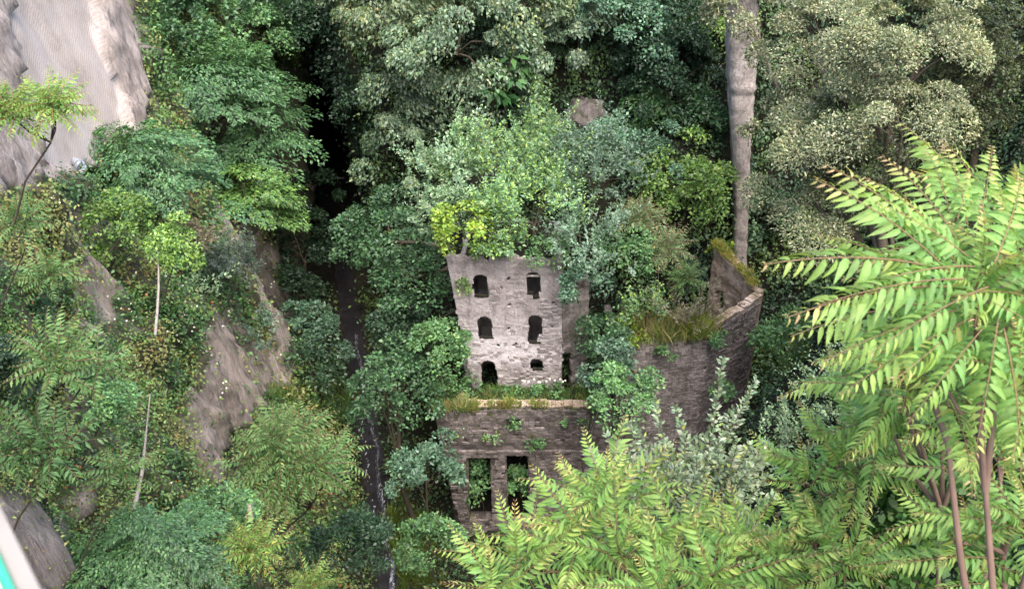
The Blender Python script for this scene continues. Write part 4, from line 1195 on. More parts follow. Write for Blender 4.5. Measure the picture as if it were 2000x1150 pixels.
# ------------------------------------------------------------------ trees and shrubs
exec_plants = True
PL = [
 # left side
 ('broad', 450, 60, 290, 230, 92, 'broadleaf_tree', 'dense blue-green broadleaf tree at the top, left of the black ravine', 'tree'),
 ('horn', 415, 230, 310, 260, 84, 'hornbeam_tree', 'large layered green tree directly right of the pale carved cliff', 'tree'),
 ('horn', 495, 205, 140, 230, 86, 'hornbeam_tree', 'layered tree whose branch tips reach over the black ravine mouth', 'tree'),
 ('hornlit', 500, 420, 150, 190, 80, 'hornbeam_tree', 'bright green drooping tree below the layered trees, edging the dark ravine', 'tree'),
 ('horn', 298, 365, 265, 230, 58, 'hornbeam_tree', 'round bushy tree standing at the foot of the pale cliff', 'tree'),
 ('lime', 238, 470, 115, 160, 49, 'yellow_shrub', 'yellow-green upright shrub below the round tree at the pale cliff', 'shrub'),
 ('lime', 343, 500, 75, 150, 46, 'sapling', 'light green sapling at the head of the upper bleached trunk', 'sapling'),
 ('dry', 396, 480, 50, 80, 60, 'dry_shrub', 'faded grey-brown shrub beside the bare rib of rock', 'shrub'),
 ('pine', 462, 548, 84, 120, 68, 'grey_shrub', 'feathery blue-grey shrub overhanging the fluted brown rock', 'shrub'),
 ('bluegrey', 510, 652, 46, 56, 72, 'grey_shrub', 'small grey-green shrub near the lower tip of the fluted rock', 'shrub'),
 ('grey', 400, 590, 45, 90, 60, 'grey_shrub', 'thin grey-green shrub left of the feathery blue-grey one', 'shrub'),
 ('horn', 300, 1085, 310, 180, 30, 'fine_leaved_shrub', 'wide fine-leaved grey-green shrub along the bottom, beside the bare rock', 'shrub'),
 ('mid', 420, 1030, 150, 150, 36, 'hillside_shrub', 'mixed green shrub between the lower bleached trunk and the big ailanthus', 'shrub'),
 ('dark', 690, 1085, 150, 190, 52, 'dark_shrub', 'dark shrub at the bottom touching the left edge of the stream path', 'shrub'),
 ('dark', 30, 740, 110, 170, 30, 'dark_shrub', 'dark shrub at the left edge under the spreading ailanthus', 'shrub'),
 ('mid', 210, 790, 100, 130, 31, 'hillside_shrub', 'green shrub hanging below the spreading ailanthus on the left slope', 'shrub'),
 ('teal', 618, 665, 100, 160, 92, 'ravine_tree', 'shaded blue-green tree left of the dark path in the gorge', 'tree'),
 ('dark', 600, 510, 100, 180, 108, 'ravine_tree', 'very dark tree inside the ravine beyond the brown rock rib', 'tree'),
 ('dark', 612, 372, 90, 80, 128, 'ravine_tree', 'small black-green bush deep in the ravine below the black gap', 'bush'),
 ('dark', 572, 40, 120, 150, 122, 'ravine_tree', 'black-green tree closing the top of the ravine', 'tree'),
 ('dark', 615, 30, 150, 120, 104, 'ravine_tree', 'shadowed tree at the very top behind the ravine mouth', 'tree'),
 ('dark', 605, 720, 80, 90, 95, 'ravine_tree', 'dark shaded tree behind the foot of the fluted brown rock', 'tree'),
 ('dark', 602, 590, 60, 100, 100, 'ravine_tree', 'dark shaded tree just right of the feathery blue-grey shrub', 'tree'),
 ('horn', 515, 305, 140, 110, 86, 'hornbeam_tree', 'shadowed layered tree filling the dip above the bright green drooping tree', 'tree'),
 # top centre
 ('palewarm', 765, 50, 210, 180, 93, 'pale_tree', 'pale tree with rusty tips at the top, right of the ravine', 'tree'),
 ('pale', 800, 175, 170, 180, 90, 'pale_tree', 'grey-green tree edging the right side of the black ravine mouth', 'tree'),
 ('pale', 890, 110, 260, 260, 86, 'pale_tree', 'big grey-green tree at top centre with drooping leafy branches', 'tree'),
 ('pale', 790, 285, 150, 170, 84, 'pale_tree', 'hanging grey-green boughs just above the left mill bushes', 'tree'),
 ('palewarm', 1010, 25, 220, 120, 90, 'pale_tree', 'light green crown along the top edge above the large-leaved plant', 'tree'),
 ('pale', 1130, 75, 150, 180, 85, 'pale_tree', 'light drooping tree above the bare rock behind the mill', 'tree'),
 ('teal', 1225, 70, 190, 190, 90, 'broadleaf_tree', 'shaded blue-green tree at the top between the drooping tree and the pillar', 'tree'),
 ('dark', 715, 230, 70, 150, 100, 'ravine_tree', 'dark small-leaved tree leaning into the right side of the ravine', 'tree'),
 ('dark', 1315, 165, 180, 190, 86, 'ivy_mass', 'dark ivy mass hanging left of the pale rock pillar', 'ivy'),
 ('lime', 1355, 62, 100, 50, 86, 'ivy_mass', 'yellow-green ivy patch high up beside the top of the rock pillar', 'ivy'),
 ('broad', 1372, 255, 95, 140, 79, 'broadleaf_shrub', 'large-leaved dark green shrub close against the left of the pillar', 'shrub'),
 ('mid', 1250, 225, 100, 100, 84, 'ivy_mass', 'mixed green creeper right of the bare rock behind the mill', 'creeper'),
 ('dark', 1010, 245, 120, 80, 84, 'dark_shrub', 'dark shrub in the shade beneath the large-leaved plant', 'shrub'),
 # on and behind the mill
 ('teal', 1220, 305, 190, 120, 78, 'hillside_shrub', 'blue-green thicket behind the mill under the creeper', 'shrub'),
 ('lime', 1335, 375, 165, 170, 76, 'hillside_shrub', 'bright green thicket left of the foot of the rock pillar', 'shrub'),
 ('bluegrey', 1155, 345, 140, 190, 70, 'grey_shrub', 'tall blue-grey shrub at the back right of the mill top', 'shrub'),
 ('greyyel', 1065, 300, 110, 110, 70, 'grey_shrub', 'yellow-green shrub tip rising at the back centre of the mill top', 'shrub'),
 ('greyyel', 985, 345, 160, 150, 68, 'grey_shrub', 'grey-green shrub with yellow shoots in the middle of the mill top', 'shrub'),
 ('grey', 870, 345, 130, 150, 67, 'grey_shrub', 'pale grey-green shrub at the far left of the mill top', 'shrub'),
 ('grey', 850, 440, 80, 110, 66.5, 'grey_shrub', 'grey shrub squeezed left of the bright yellow-green bush', 'shrub'),
 ('greyyel', 1040, 430, 160, 130, 65, 'grey_shrub', 'grey-green shrub with golden leaves over the right of the tower wall', 'shrub'),
 ('yellow', 908, 455, 104, 104, 63.5, 'yellow_bush', 'bright yellow-green bush on the top left corner of the mill', 'bush'),
 ('bluegrey', 1152, 475, 120, 130, 65, 'grey_shrub', 'blue-grey shrub tumbling over the right corner of the tower', 'shrub'),
 ('teal', 1130, 558, 76, 80, 65, 'hanging_shrub', 'blue-green shrub hanging beside the upper right window', 'shrub'),
 ('mid', 1215, 515, 90, 120, 69, 'hillside_shrub', 'mid green shrub between the tower and the ailanthus on the ruin', 'shrub'),
 ('dark', 1310, 545, 120, 60, 72, 'dark_shrub', 'dark shrub inside the roofless ruin behind the grassy wall', 'shrub'),
 ('dark', 1500, 440, 70, 110, 86, 'dark_shrub', 'dark shrub behind the ruin below the pillar foot', 'shrub'),
 ('greyyel', 985, 475, 100, 50, 65, 'grey_shrub', 'low grey-green shrub along the tower wall top between the yellow and golden shrubs', 'shrub'),
 ('mid', 1040, 494, 110, 40, 65, 'hillside_shrub', 'green shrub spilling over the wall top above the upper right window', 'shrub'),
 ('lime', 955, 492, 66, 36, 65, 'hillside_shrub', 'small light green shrub on the wall top above the upper left window', 'shrub'),
 # left of the mill
 ('broad', 745, 470, 150, 190, 80, 'broadleaf_tree', 'dark glossy tree between the ravine and the mill top bushes', 'tree'),
 ('broad', 805, 545, 120, 180, 74, 'broadleaf_tree', 'dark round-leaved tree against the left edge of the tower', 'tree'),
 ('dark', 790, 660, 110, 120, 76, 'dark_shrub', 'dark thicket in the shade left of the middle windows', 'shrub'),
 ('mid', 862, 680, 105, 130, 70, 'hillside_shrub', 'lighter green shrub standing at the lower left of the tower', 'shrub'),
 ('broad', 780, 775, 165, 170, 71, 'broadleaf_tree', 'round-leaved green tree left of the lower block above the stream', 'tree'),
 ('teal', 832, 930, 125, 130, 70, 'broadleaf_shrub', 'blue-green shrub against the left edge of the dark lower block', 'shrub'),
 ('mid', 830, 1075, 110, 130, 66, 'hillside_shrub', 'low green shrub below the lower block, right of the stream', 'shrub'),
 # right of the mill
 ('broad', 1180, 665, 84, 110, 69, 'broadleaf_shrub', 'dark green shrub between the tower and the ruin wall', 'shrub'),
 ('teal', 1175, 725, 90, 110, 66, 'broadleaf_shrub', 'grey-green shrub covering the right end of the terrace', 'shrub'),
 ('mid', 1208, 788, 155, 100, 63, 'broadleaf_tree', 'light green tree in front of the gap between mill and ruin', 'tree'),
 ('yellow', 1218, 650, 50, 55, 71, 'yellow_bush', 'small yellow bush on the left corner of the ruin wall', 'bush'),
 ('greyyel', 1262, 618, 100, 52, 69.4, 'wall_weeds', 'yellow-green weeds spilling over the left half of the ruin wall', 'weeds'),
 ('dry', 1345, 615, 80, 46, 70.4, 'wall_weeds', 'straw-coloured dry weeds in the middle of the ruin wall top', 'weeds'),
 ('yellow', 1412, 492, 34, 28, 80, 'wall_weeds', 'yellow weeds on the highest corner of the ruin', 'weeds'),
 ('mid', 1520, 665, 110, 80, 76, 'bank_shrub', 'lit green shrub on the slope just right of the ruin corner', 'shrub'),
 ('mid', 480, 100, 200, 150, 90, 'broadleaf_tree', 'mixed green tree between the pale cliff top and the blue-green crown', 'tree'),
 ('pale', 960, 190, 170, 130, 84, 'pale_tree', 'pale low bough left of the ivy-clad trunk', 'tree'),
 ('pale', 1060, 120, 130, 150, 85, 'pale_tree', 'grey-green boughs directly around the top of the ivy-clad trunk', 'tree'),
 ('dark', 1300, 60, 160, 150, 88, 'broadleaf_tree', 'dark leafy crown at the top above the ivy mass', 'tree'),
 ('oak', 1455, 22, 130, 110, 66, 'holm_oak', 'olive-grey oak bough hiding the head of the rock pillar', 'tree'),
 ('oak', 1462, 262, 36, 50, 72, 'pillar_shrub', 'tuft of brownish leaves growing on the middle of the rock pillar', 'shrub'),
 ('oak', 1765, 245, 150, 120, 45, 'holm_oak', 'olive-grey oak boughs hanging just above the topmost bright frond tips', 'tree'),
 ('oak', 1535, 210, 90, 120, 55, 'holm_oak', 'small olive-grey oak bough overlapping the rock pillar', 'tree'),
 ('oak', 1600, 450, 130, 110, 52, 'holm_oak', 'lowest olive-grey oak bough just left of the bright frond tips', 'tree'),
 # right
 ('oak', 1590, 85, 230, 220, 56, 'holm_oak', 'olive-grey holm oak at the top touching the rock pillar', 'tree'),
 ('oak', 1595, 320, 215, 270, 52, 'holm_oak', 'olive-grey holm oak hanging lowest, between pillar and bright fronds', 'tree'),
 ('oak', 1755, 165, 290, 390, 48, 'holm_oak', 'largest olive-grey holm oak filling the upper right', 'tree'),
 ('oakdark', 1915, 190, 240, 400, 50, 'holm_oak', 'dark ivy-grown holm oak at the upper right edge', 'tree'),
 ('oakdark', 1720, 350, 200, 160, 50, 'oak_shrub', 'dark oak scrub under the largest holm oak', 'shrub'),
 ('grey', 1655, 800, 180, 180, 52, 'grey_shrub', 'broad grey-green shrub beyond the fronds, right of the dark gully', 'shrub'),
 ('grey', 1520, 865, 90, 80, 52, 'grey_shrub', 'grey-green shrub at the lower lip of the dark gully', 'shrub'),
]
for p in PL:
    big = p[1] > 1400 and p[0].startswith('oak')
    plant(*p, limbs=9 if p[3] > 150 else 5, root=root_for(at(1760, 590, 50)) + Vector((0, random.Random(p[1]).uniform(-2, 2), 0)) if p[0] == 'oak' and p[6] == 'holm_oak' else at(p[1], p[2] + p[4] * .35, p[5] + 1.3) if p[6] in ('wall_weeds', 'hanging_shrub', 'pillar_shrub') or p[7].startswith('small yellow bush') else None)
# plants in the openings of the lower block
for (px, py, w_, h_, lab) in ((936, 955, 40, 110, 'green creeper filling the left doorway of the lower block'), (1012, 950, 44, 120, 'green shrub growing inside the right doorway of the lower block')):
    plant('mid', px, py, w_, h_, proj(np.array(atY(px, py, BY + 1.3)))[2].item(), 'doorway_shrub', lab, 'shrub', root=Vector((atY(px, py, BY + 1.3).x, BY + 1.3, CZ - 66)))
for (px, py, w_, h_, lab) in ((990, 776, 60, 28, 'leafy weed at the foot of the tower in front of the arched doorway'), (900, 762, 60, 50, 'leafy weed at the left end of the terrace'), (1062, 768, 60, 24, 'grey weed with white flowers in front of the lowest right window')):
    plant('mid', px, py, w_, h_, 73.0, 'terrace_weed', lab, 'plant', root=Vector((at(px, py, 73).x, 53.8, CZ + zt_b - .1)))
plant('lime', 906, 562, 20, 34, 67.2, 'wall_plant', 'yellowish tuft rooted in the wall beside the upper left window', 'plant', root=at(922, 565, 67.9))
plant('mid', 908, 622, 16, 30, 70.3, 'wall_plant', 'faint green tuft on the wall left of the middle window', 'plant', root=at(914, 622, 71.0))

for (px, py, w_, h_, ty_, lab) in ((1003, 826, 26, 20, 'mid', 'tuft of grass in the shallow niche of the lower wall'), (1122, 832, 34, 34, 'mid', 'green tuft on the right part of the lower wall'), (958, 858, 30, 16, 'greyyel', 'yellowish tuft on the lower wall above the left doorway'), (1046, 868, 30, 24, 'mid', 'dark green tuft on the lower wall above the right doorway'), (896, 846, 18, 22, 'greyyel', 'small dry tuft near the left end of the lower wall')):
    q_ = atY(px, py, BY - .12)
    plant(ty_, px, py, w_, h_, proj(np.array(q_))[2].item(), 'wall_plant', lab, 'plant', root=atY(px, py + 4, BY + .1))
for (px, py, w_, h_, lab) in ((1300, 690, 30, 26, 'small creeper on the ruin wall below the straw-coloured weeds'), (1395, 668, 40, 30, 'creeper hanging from the wall edge near the ruin corner'), (1415, 770, 34, 40, 'dark stain-like creeper low on the ruin corner wall')):
    f_ = max(0, (px - 1385) / 100); q_ = at(px, py, 71.3 + 3.2 * f_)
    plant('mid', px, py, w_, h_, 71.2 + 3.2 * f_, 'wall_plant', lab, 'plant', root=q_)
# plant with very large leaves under the central tree
c = at(985, 150, 77); e = empty('large_leaved_plant', root_for(c), 'plant with very large bright green leaves beneath the central tree', 'plant')
rng = np.random.default_rng(77); n = 70
hub = np.array([at(x, y, 76 + rng.normal() * .6) for x, y in ((965, 178), (1005, 155), (985, 185), (1000, 110), (1020, 130), (975, 140))])
hi = rng.integers(0, len(hub), n); az = rng.uniform(0, 6.28, n)
A = np.stack([np.cos(az), np.sin(az) * .8 - .3, rng.uniform(-.75, .05, n)], -1)
me = leaf_mesh('leaves', hub[hi] - np.array(e.location) + A * .25, A, np.tile([0, -.45, 1.], (n, 1)) + rng.normal(0, .15, (n, 3)), rng.uniform(.9, 1.5, n), rng.uniform(.38, .6, n), pal_cols(rng, n, [((.06, .17, .05), 2), ((.09, .22, .06), 1)], .12), fold=.15, curl=.2)
link('leaves', me, M_AIL, e)
mb = MB(); b0 = c - e.location
mb.tube([Vector((0, 0, -.2)), b0 * .6, b0], [.18, .14, .1], 6)
for h_ in hub: mb.tube([b0 * .8, Vector(h_) - e.location], [.08, .04], 5)
link('stem', mb.mesh('stem', True), M_BARK, e)
# ivy clad trunk
p1, p2 = at(1052, 40, 77), at(1047, 235, 75)
e = empty('ivy_clad_trunk', p2, 'slender ivy-clad trunk hanging down to the mill bushes at top centre', 'tree trunk')
mb = MB(); mb.tube([p1 - p2, (p1 - p2) * .5 + Vector((.15, 0, 0)), Vector((0, 0, -2))], [.3, .25, .2], 8); link('trunk', mb.mesh('trunk', True), M_BARK, e)
n = 900; f_ = rng.random(n); an = rng.uniform(0, 6.28, n)
P = np.array(p1 - p2)[None] * f_[:, None] + np.stack([np.cos(an) * .38, np.sin(an) * .38, np.zeros(n)], -1)
A = np.stack([np.cos(an) * .5, np.sin(an) * .5, np.full(n, -.8)], -1) + rng.normal(0, .3, (n, 3))
link('ivy', leaf_mesh('ivy', P, A, np.stack([np.cos(an), np.sin(an), np.full(n, .5)], -1), np.full(n, .32), np.full(n, .24), pal_cols(rng, n, [((.08, .15, .04), 2), ((.05, .1, .035), 2)])), M_LEAF, e)

# ailanthus at mid distance
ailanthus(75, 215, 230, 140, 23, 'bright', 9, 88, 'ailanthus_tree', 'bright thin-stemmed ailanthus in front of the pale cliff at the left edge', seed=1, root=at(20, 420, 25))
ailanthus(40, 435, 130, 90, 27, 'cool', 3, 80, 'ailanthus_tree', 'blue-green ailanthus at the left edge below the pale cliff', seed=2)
ailanthus(100, 545, 110, 80, 34, 'cool', 3, 70, 'ailanthus_tree', 'ailanthus halfway down the left slope over the upper bare rib', seed=3)
ailanthus(150, 700, 250, 110, 25, 'cool', 5, 100, 'ailanthus_tree', 'widest spreading ailanthus in the middle of the left slope', seed=4)
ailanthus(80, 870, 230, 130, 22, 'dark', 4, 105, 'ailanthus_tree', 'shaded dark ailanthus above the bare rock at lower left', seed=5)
ailanthus(235, 920, 100, 90, 26, 'cool', 2, 80, 'ailanthus_tree', 'small ailanthus beside the lower bleached trunk', seed=15)
ailanthus(580, 900, 270, 280, 44, 'cool', 26, 80, 'ailanthus_tree', 'big leafy ailanthus left of the stream, lower centre left', seed=6)
ailanthus(505, 1075, 150, 140, 31, 'bright', 5, 80, 'ailanthus_tree', 'small bright ailanthus low in front of the big leafy one', seed=7)
ailanthus(610, 1140, 120, 60, 33, 'bright', 3, 70, 'ailanthus_tree', 'ailanthus tip rising from the bottom edge, left of the stream', seed=8)
ailanthus(1255, 420, 140, 90, 73, 'grey', 6, 55, 'ailanthus_tree', 'pale feathery ailanthus behind the star-shaped one on the ruin', seed=9)
ailanthus(1290, 485, 110, 80, 70, 'grey', 4, 58, 'ailanthus_tree', 'star-shaped pale ailanthus with a bare stem inside the ruin', seed=10, bark=M_PALEBARK)
ailanthus(1345, 545, 80, 70, 69, 'cool', 3, 48, 'ailanthus_tree', 'small ailanthus beside the inner arch of the ruin', seed=11)
ailanthus(1065, 252, 80, 40, 76, 'grey', 2, 48, 'ailanthus_tree', 'little blue-green palm-like ailanthus under the ivy-clad trunk', seed=12)

# bleached trunks, posts and other small things
def pole(name, pts, rads, mat, label, cat, sides=7, d=None):
    P = [at(*p) for p in pts]
    mb = MB(); mb.tube([p - P[-1] for p in P], rads, sides)
    o = link(name, mb.mesh(name, True), mat, None, None, P[-1])
    return tag(o, label, cat)
pole('dead_trunk', [(309, 492, 45), (310, 560, 44.5), (307, 610, 44), (303, 655, 43.5)], [.03, .06, .075, .08], M_PALEBARK, 'thin bleached trunk standing under the light green sapling', 'tree trunk')
pole('dead_trunk', [(293, 770, 34.2), (287, 830, 33.6), (278, 920, 33), (262, 995, 32.5)], [.025, .035, .07, .09], M_PALEBARK, 'longer bleached trunk leaning lower on the left slope', 'tree trunk')
pole('dead_trunk', [(487, 985, 34), (490, 1012, 34)], [.09, .1], M_PALEBARK, 'short bleached stump beside the big leafy ailanthus', 'stump')
pole('rusty_post', [(687, 735, 93), (695, 800, 92)], [.07, .07], M_RUST, 'thin rusty post at the edge of the dark path', 'post')
pole('fallen_pole', [(648, 350, 138), (682, 346, 138)], [.14, .14], M_TIMBER, 'pale pole lying across the dark ravine', 'pole')
# round grey fitting on the pale cliff
h = cast(148, 318)
e = empty('drain_pipe', h[0], 'small round grey pipe end jutting from the foot of the pale cliff', 'pipe')
mb = MB(); dv = Vector((.75, -.6, .1)).normalized(); mb.tube([dv * -.3, dv * .5], [.3, .3], 14); mb.tube([dv * .5, dv * .5001, dv * .2], [.3, .2, .2], 14)
link('pipe', mb.mesh('pipe', True), M_GREY, e)
mb = MB(); mb.box(Vector((.1, -.1, -.38)), (.35, .3, .12)); link('bracket', mb.mesh('bracket'), M_WHITEPAINT, e)

# ------------------------------------------------------------------ foreground
# silver-leaved shrub
def silver():
    rng = np.random.default_rng(42)
    root = Vector((2.6, 11.5, CZ - 17.5)); hgs = root_for(Vector((2.2, 11, CZ - 8)), 60)
    e = empty('silver_shrub', hgs, 'silvery shrub with upright white-green shoots in front of the ruin', 'shrub')
    r0 = Vector(e.location)
    tips = [(1410, 705, 14.5, .0), (1475, 745, 14.6, .5), (1280, 790, 14.2, 0), (1185, 850, 13.8, 0), (1150, 885, 13.6, 0), (1320, 800, 14.4, .2), (1365, 850, 14.4, 0), (1385, 840, 14.3, 0), (1430, 800, 14.5, .3), (1455, 880, 14.2, 0), (1490, 870, 14.4, 0), (1230, 830, 14, 0), (1340, 855, 14.1, 0), (1500, 930, 14.2, 0)]
    for i in range(135):
        tips.append((rng.uniform(1150, 1520), rng.uniform(860, 1080), rng.uniform(12.6, 14.6), 0))
    P, A, Nn, L, C = [], [], [], [], []
    mb = MB(); hub = at(1350, 1090, 13.6)
    mb.tube([Vector((0, 0, -.3)), (hub - r0) * .6, hub - r0], [.09, .07, .06], 6)
    for (x, y, d, _) in tips:
        t = at(x, y, d); s = hub.lerp(t, .25) + Vector((rng.normal() * .15, rng.normal() * .15, 0))
        m_ = s.lerp(t, .5) + Vector((rng.normal() * .06, rng.normal() * .06, .08))
        mb.tube([hub - r0, s - r0, m_ - r0, t - r0], [.025, .016, .011, .004], 5)
        n = int(70 + (t - s).length * 45)
        for k in range(n):
            f_ = rng.uniform(.12, 1.02)
            p = (s.lerp(m_, f_ * 2) if f_ < .5 else m_.lerp(t, f_ * 2 - 1)) - r0
            D = (t - s).normalized(); rd = Vector(rng.normal(size=3)).cross(D).normalized()
            if rng.random() < .45:   # side twiglet
                p = p + rd * rng.uniform(.03, .22) * (1.1 - f_)
            P.append(p); A.append(rd * .85 + D * .55); Nn.append(Vector((0, -.5, .8)) + Vector(rng.normal(size=3)) * .5)
            L.append(rng.uniform(.045, .085)); C.append(0)
    n = len(P)
    Cc = pal_cols(rng, n, [((.21, .285, .17), 3), ((.28, .345, .225), 2), ((.145, .215, .12), 2), ((.28, .34, .10), .4)], .15)
    L = np.array(L) * 1.5
    link('foliage', leaf_mesh('foliage', np.array(P), np.array(A), np.array(Nn), L, L * .5, Cc), M_LEAF, e)
    link('stem', mb.mesh('stem', True), M_BARK, e)
silver()

# tree of heaven saplings close to the camera: every compound leaf is its own part
FR = [0]
def frond(parent, b, t, roll=0., kind=None, upv=None):
    d = t - b; L = d.length; x = d / L
    up = upv or Vector((0, -.25, 1)); z = (up - x * up.dot(x))
    if z.length < .05: z = Vector((0, -1, .2))
    z.normalize(); y = z.cross(x)
    M = Matrix((x, y, z)).transposed().to_4x4()
    # the leaf sags, so lift its aim to bring the tip to t
    M = Matrix.Translation(b - parent.location) @ M @ Matrix.Rotation(math.radians(-9.5), 4, 'Y') @ Matrix.Rotation(roll, 4, 'X') @ Matrix.Diagonal((L * 1.05,) * 3 + (1,))
    FR[0] += 1
    return link('frond', FRONDS[kind if kind is not None else FR[0] % 9], None, parent, M)

def rosette(parent, mb, apex, lean, n, ln, rng, stem_from, elev=(68, -18), young=True):
    q = lean.normalized().to_track_quat('Z', 'Y')
    for k in range(n):
        g = k / max(1, n - 1)
        az = k * 2.39996 + rng.uniform(-.25, .25)
        el = math.radians(elev[0] + (elev[1] - elev[0]) * g + rng.normal() * 7)
        v = q @ Vector((math.cos(az) * math.cos(el), math.sin(az) * math.cos(el), math.sin(el)))
        l = ln * (.5 + .55 * min(1, g * 1.6)) * rng.uniform(.85, 1.12)
        b = apex - (q @ Vector((0, 0, 1))) * (.30 * g * ln) + v * .01
        kind = [8, 4, 8, 3][k % 4] if g < .25 and young else [0, 1, 2, 5, 6, 7, 3][k % 7]
        frond(parent, b, b + v * l, rng.normal() * .25, kind)
    a = stem_from; m_ = a.lerp(apex, .5) + Vector((rng.normal() * .04, rng.normal() * .04, 0))
    mb.tube([a - parent.location, m_ - parent.location, apex - parent.location], [.020, .015, .009], 7)

def fore_tree(label, rootp, forks, seed, explicit=(), thick=.023, extra=()):
    rng = np.random.default_rng(seed)
    r0 = Vector(rootp); e = empty('ailanthus_sapling', r0, label, 'sapling')
    mb = MB()
    for (fork, ros) in forks:
        fk = at(*fork)
        m_ = r0.lerp(fk, .5) + Vector((rng.normal() * .05, rng.normal() * .05, 0))
        mb.tube([Vector((0, 0, -.3)), m_ - r0, fk - r0], [thick, thick * .85, thick * .65], 8)
        for (px, py, d, n, ln, lx, ly) in ros:
            rosette(e, mb, at(px, py, d), Vector((lx, ly, 1)), n, ln, rng, fk)
    for (bp, tp, kd) in explicit:
        frond(e, at(*bp), at(*tp), rng.normal() * .12, kd)
    link('trunk', mb.mesh('trunk', True), M_REDBARK, e)
    return e

fore_tree('tall ailanthus sapling with two reddish stems at the right edge, nearest the camera', at(1960, 1330, 4.6),
  [((1925, 960, 4.5), [(1905, 560, 4.2, 15, .72, -.25, -.1), (1990, 500, 4.3, 13, .72, .1, -.1), (1850, 760, 4.5, 10, .6, -.4, -.1)]),
   ((1850, 860, 4.6), [(1800, 620, 4.7, 9, .6, -.4, .0)]),
   ((2040, 900, 4.4), [(2010, 720, 4.1, 12, .7, .0, -.2), (2090, 560, 4.2, 12, .75, 0, 0)])], 61,
  [((1845, 528, 4.0), (1492, 516, 3.75), 0), ((1860, 540, 4.05), (1592, 352, 4.0), 2), ((1850, 500, 4.2), (1612, 322, 4.4), 3),
   ((1860, 480, 4.2), (1688, 345, 4.4), 5), ((1870, 470, 4.2), (1722, 305, 4.5), 4), ((1860, 440, 4.3), (1805, 290, 4.6), 3), ((1890, 440, 4.3), (1842, 285, 4.6), 3), ((1905, 460, 4.3), (1938, 285, 4.6), 7),
   ((1790, 530, 4.3), (1592, 460, 4.3), 1), ((1860, 560, 3.95), (1535, 618, 3.7), 2), ((1880, 545, 3.9), (1600, 600, 3.7), 0), ((1850, 590, 4.1), (1545, 655, 4.0), 6),
   ((1895, 600, 4.0), (1605, 705, 3.9), 1), ((1900, 620, 4.0), (1640, 770, 4.0), 6), ((1930, 560, 3.9), (1700, 690, 3.7), 0), ((1920, 640, 3.9), (1770, 830, 3.8), 1),
   ((1960, 640, 3.9), (1990, 960, 3.9), 0), ((1950, 620, 3.9), (1890, 900, 3.9), 5), ((1940, 520, 4.0), (2000, 350, 4.3), 7), ((1960, 560, 3.9), (2090, 520, 3.8), 2), ((1940, 590, 3.9), (2080, 690, 3.8), 0),
   ((1890, 500, 4.1), (1700, 400, 4.1), 2), ((1900, 520, 4.0), (1690, 560, 3.8), 1), ((1870, 430, 4.2), (1890, 330, 4.4), 8), ((1930, 480, 4.1), (1985, 420, 4.2), 4)])
fore_tree('ailanthus sapling low at the right edge with dark glossy fronds', at(1990, 1400, 5.2),
  [((1960, 1080, 5.3), [(1950, 900, 5.4, 12, .62, 0, -.1), (1880, 1060, 5.2, 10, .6, -.3, -.2), (2010, 1010, 5.0, 12, .62, 0, -.2)])], 62,
  [((1940, 1010, 5.2), (1730, 1030, 5.2), 6), ((1950, 1090, 5.1), (1725, 1100, 5.1), 6), ((1960, 1140, 5.0), (1800, 1150, 4.9), 1), ((1870, 1010, 5.4), (1760, 1060, 5.4), 5)])
fore_tree('ailanthus sapling with yellow-tipped fronds between silvery shrub and vine', at(1620, 1300, 7.4),
  [((1625, 1010, 7.3), [(1640, 905, 7.3, 16, .82, -.2, -.1), (1570, 940, 7.2, 9, .66, -.4, -.1), (1700, 850, 7.5, 12, .75, .1, 0), (1760, 800, 7.4, 10, .7, .2, 0)]),
   ((1600, 1120, 7.0), [(1590, 1060, 6.9, 14, .72, -.2, -.1), (1660, 1100, 6.7, 12, .7, .1, -.2)])], 63)
fore_tree('broad ailanthus thicket of bright fronds along the bottom centre', at(1230, 1380, 7.4),
  [((1220, 1180, 7.2), [(1180, 960, 7.4, 15, .82, -.2, 0), (1130, 1040, 7.0, 13, .8, -.35, -.1), (1010, 1090, 6.9, 13, .82, -.3, -.05), (1210, 1080, 6.8, 14, .75, 0, -.2), (960, 1150, 6.6, 10, .7, -.4, -.1)]),
   ((1400, 1200, 7.0), [(1330, 1060, 6.8, 14, .75, 0, -.1), (1450, 1060, 7.0, 14, .75, .1, -.1), (1520, 1100, 6.7, 13, .72, .1, -.1), (1390, 1130, 6.3, 13, .7, 0, -.3), (1290, 1150, 6.2, 12, .7, 0, -.3)])], 64,
  [((1150, 1010, 7.3), (1090, 882, 7.5), 7), ((1160, 990, 7.3), (1225, 875, 7.5), 7), ((1170, 1050, 7.1), (1015, 1000, 7.0), 3), ((965, 1120, 6.9), (925, 1010, 7.0), 5), ((1010, 1110, 6.8), (995, 1020, 7.0), 3), ((970, 1130, 6.8), (888, 1085, 6.8), 7), ((900, 1180, 6.6), (830, 1145, 6.6), 2),
   ((1190, 980, 7.2), (1070, 965, 7.3), 3), ((1480, 1010, 7.0), (1420, 975, 7.1), 4)])

fore_tree('ailanthus sapling half hidden behind the tallest one, filling the gap below its fronds', at(1850, 1350, 6.6),
  [((1840, 1000, 6.5), [(1760, 740, 6.3, 13, .85, -.2, -.1), (1950, 760, 6.1, 12, .8, .2, -.1), (1745, 680, 6.5, 13, .8, -.1, -.1), (1725, 800, 6.9, 12, .75, -.1, -.1), (1830, 700, 6.6, 13, .85, 0, -.1)]),
   ((1960, 900, 6.3), [(1960, 420, 5.6, 14, .9, .1, 0), (1990, 640, 5.7, 13, .85, .1, -.1), (1850, 650, 6.0, 12, .8, -.1, -.1)])], 65)
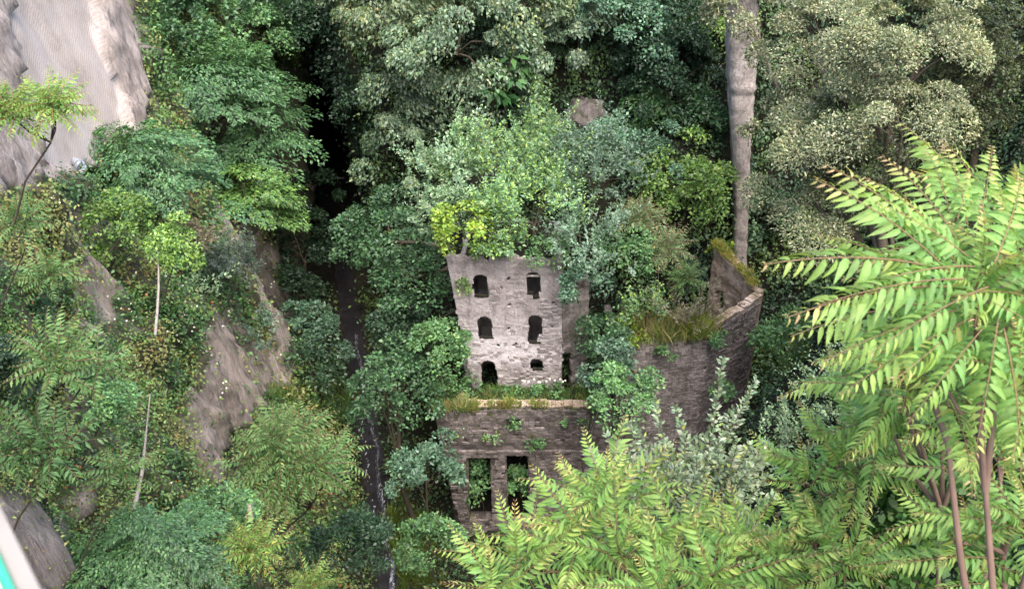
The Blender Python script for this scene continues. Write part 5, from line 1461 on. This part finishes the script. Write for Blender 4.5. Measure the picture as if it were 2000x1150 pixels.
# vine mat at lower right
e = empty('vine', root_for(at(1800, 1000, 7.6), 60), 'dark heart-leaved vine smothering a stump between the foreground saplings', 'vine')
rng = np.random.default_rng(88); n = 5200; r0 = np.array(e.location)
cs = [(1760, 930, 7.9, 60, 50), (1830, 980, 7.8, 80, 60), (1760, 1060, 7.7, 50, 70), (1900, 1010, 7.8, 80, 60), (1720, 1110, 7.6, 40, 60), (1840, 1100, 7.7, 120, 60), (1690, 870, 8.2, 40, 50)]
P = []
for i in range(n):
    c_ = cs[rng.integers(0, len(cs))]
    v = nrm(rng.normal(size=3)) * rng.uniform(.6, 1) ** .5
    P.append(np.array(at(c_[0], c_[1], c_[2] + .1)) + v * np.array([c_[3], c_[3], c_[4]]) * c_[2] / F * 1.15)
P = np.array(P) - r0
A = rng.normal(0, .7, (n, 3)) + np.array([0, -.2, -.6]); Nn = nrm(np.array([0, -.6, .7]) + rng.normal(0, .35, (n, 3)))
L = rng.uniform(.05, .10, n)
link('leaves', leaf_mesh('leaves', P, A, Nn, L, L * .9, pal_cols(rng, n, [((.035, .09, .02), 3), ((.06, .14, .03), 2), ((.11, .2, .04), 1)])), M_AIL, e)
mb = MB(); b0 = at(1800, 1010, 7.9) - e.location
mb.tube([Vector((0, 0, -.3)), b0 * .5 + Vector((.1, 0, 0)), b0 + Vector((0, 0, .2))], [.16, .13, .06], 7)
for k in range(9): mb.tube([b0 * .8, b0 + Vector(rng.normal(size=3)) * .35], [.03, .012], 5)
link('stem', mb.mesh('stem', True), M_BARK, e)

# railing at the lower left corner, right beside the camera
A, B = at(-74, 952, 1.18), at(22, 1150, 1.10)
A.z = B.z = CZ - .93
u = (B - A).normalized(); nv = Vector((-u.y, u.x, 0))
if nv.x < 0: nv = -nv
A = A - u * .6; B = B + u * .5
e = empty('railing', (A + B) / 2, 'blurred white and green painted railing at the lower left corner', 'railing')
r0 = e.location
mb = MB(); R_ = Matrix.Rotation(math.atan2(u.y, u.x), 3, 'Z')
mb.box((A + B) / 2 - nv * .062 - r0, ((B - A).length / 2, .055, .008), R_); link('top_rail', mb.mesh('top_rail'), M_WHITEPAINT, e)
mb = MB(); mb.tube([A - r0, B - r0], [.006, .006], 12); link('edge_tube', mb.mesh('edge_tube', True), M_GREENPAINT, e)
mb = MB(); mb.box((A + B) / 2 + nv * .017 - Vector((0, 0, .012)) - r0, ((B - A).length / 2, .011, .008), R_); link('stone_coping', mb.mesh('stone_coping'), M_COPING, e)
for s_ in (.1, .5, .9):
    mb = MB(); p = A.lerp(B, s_) - nv * .085; mb.tube([p - r0 - Vector((0, 0, .02)), p - r0 - Vector((0, 0, 1.0))], [.02, .02], 10); link('post', mb.mesh('post', True), M_GREENPAINT, e)
tot = sum(len(m_.polygons) for m_ in bpy.data.meshes)
print('POLYS', tot, 'OBJECTS', len(bpy.data.objects), 'FRONDS', FR[0])
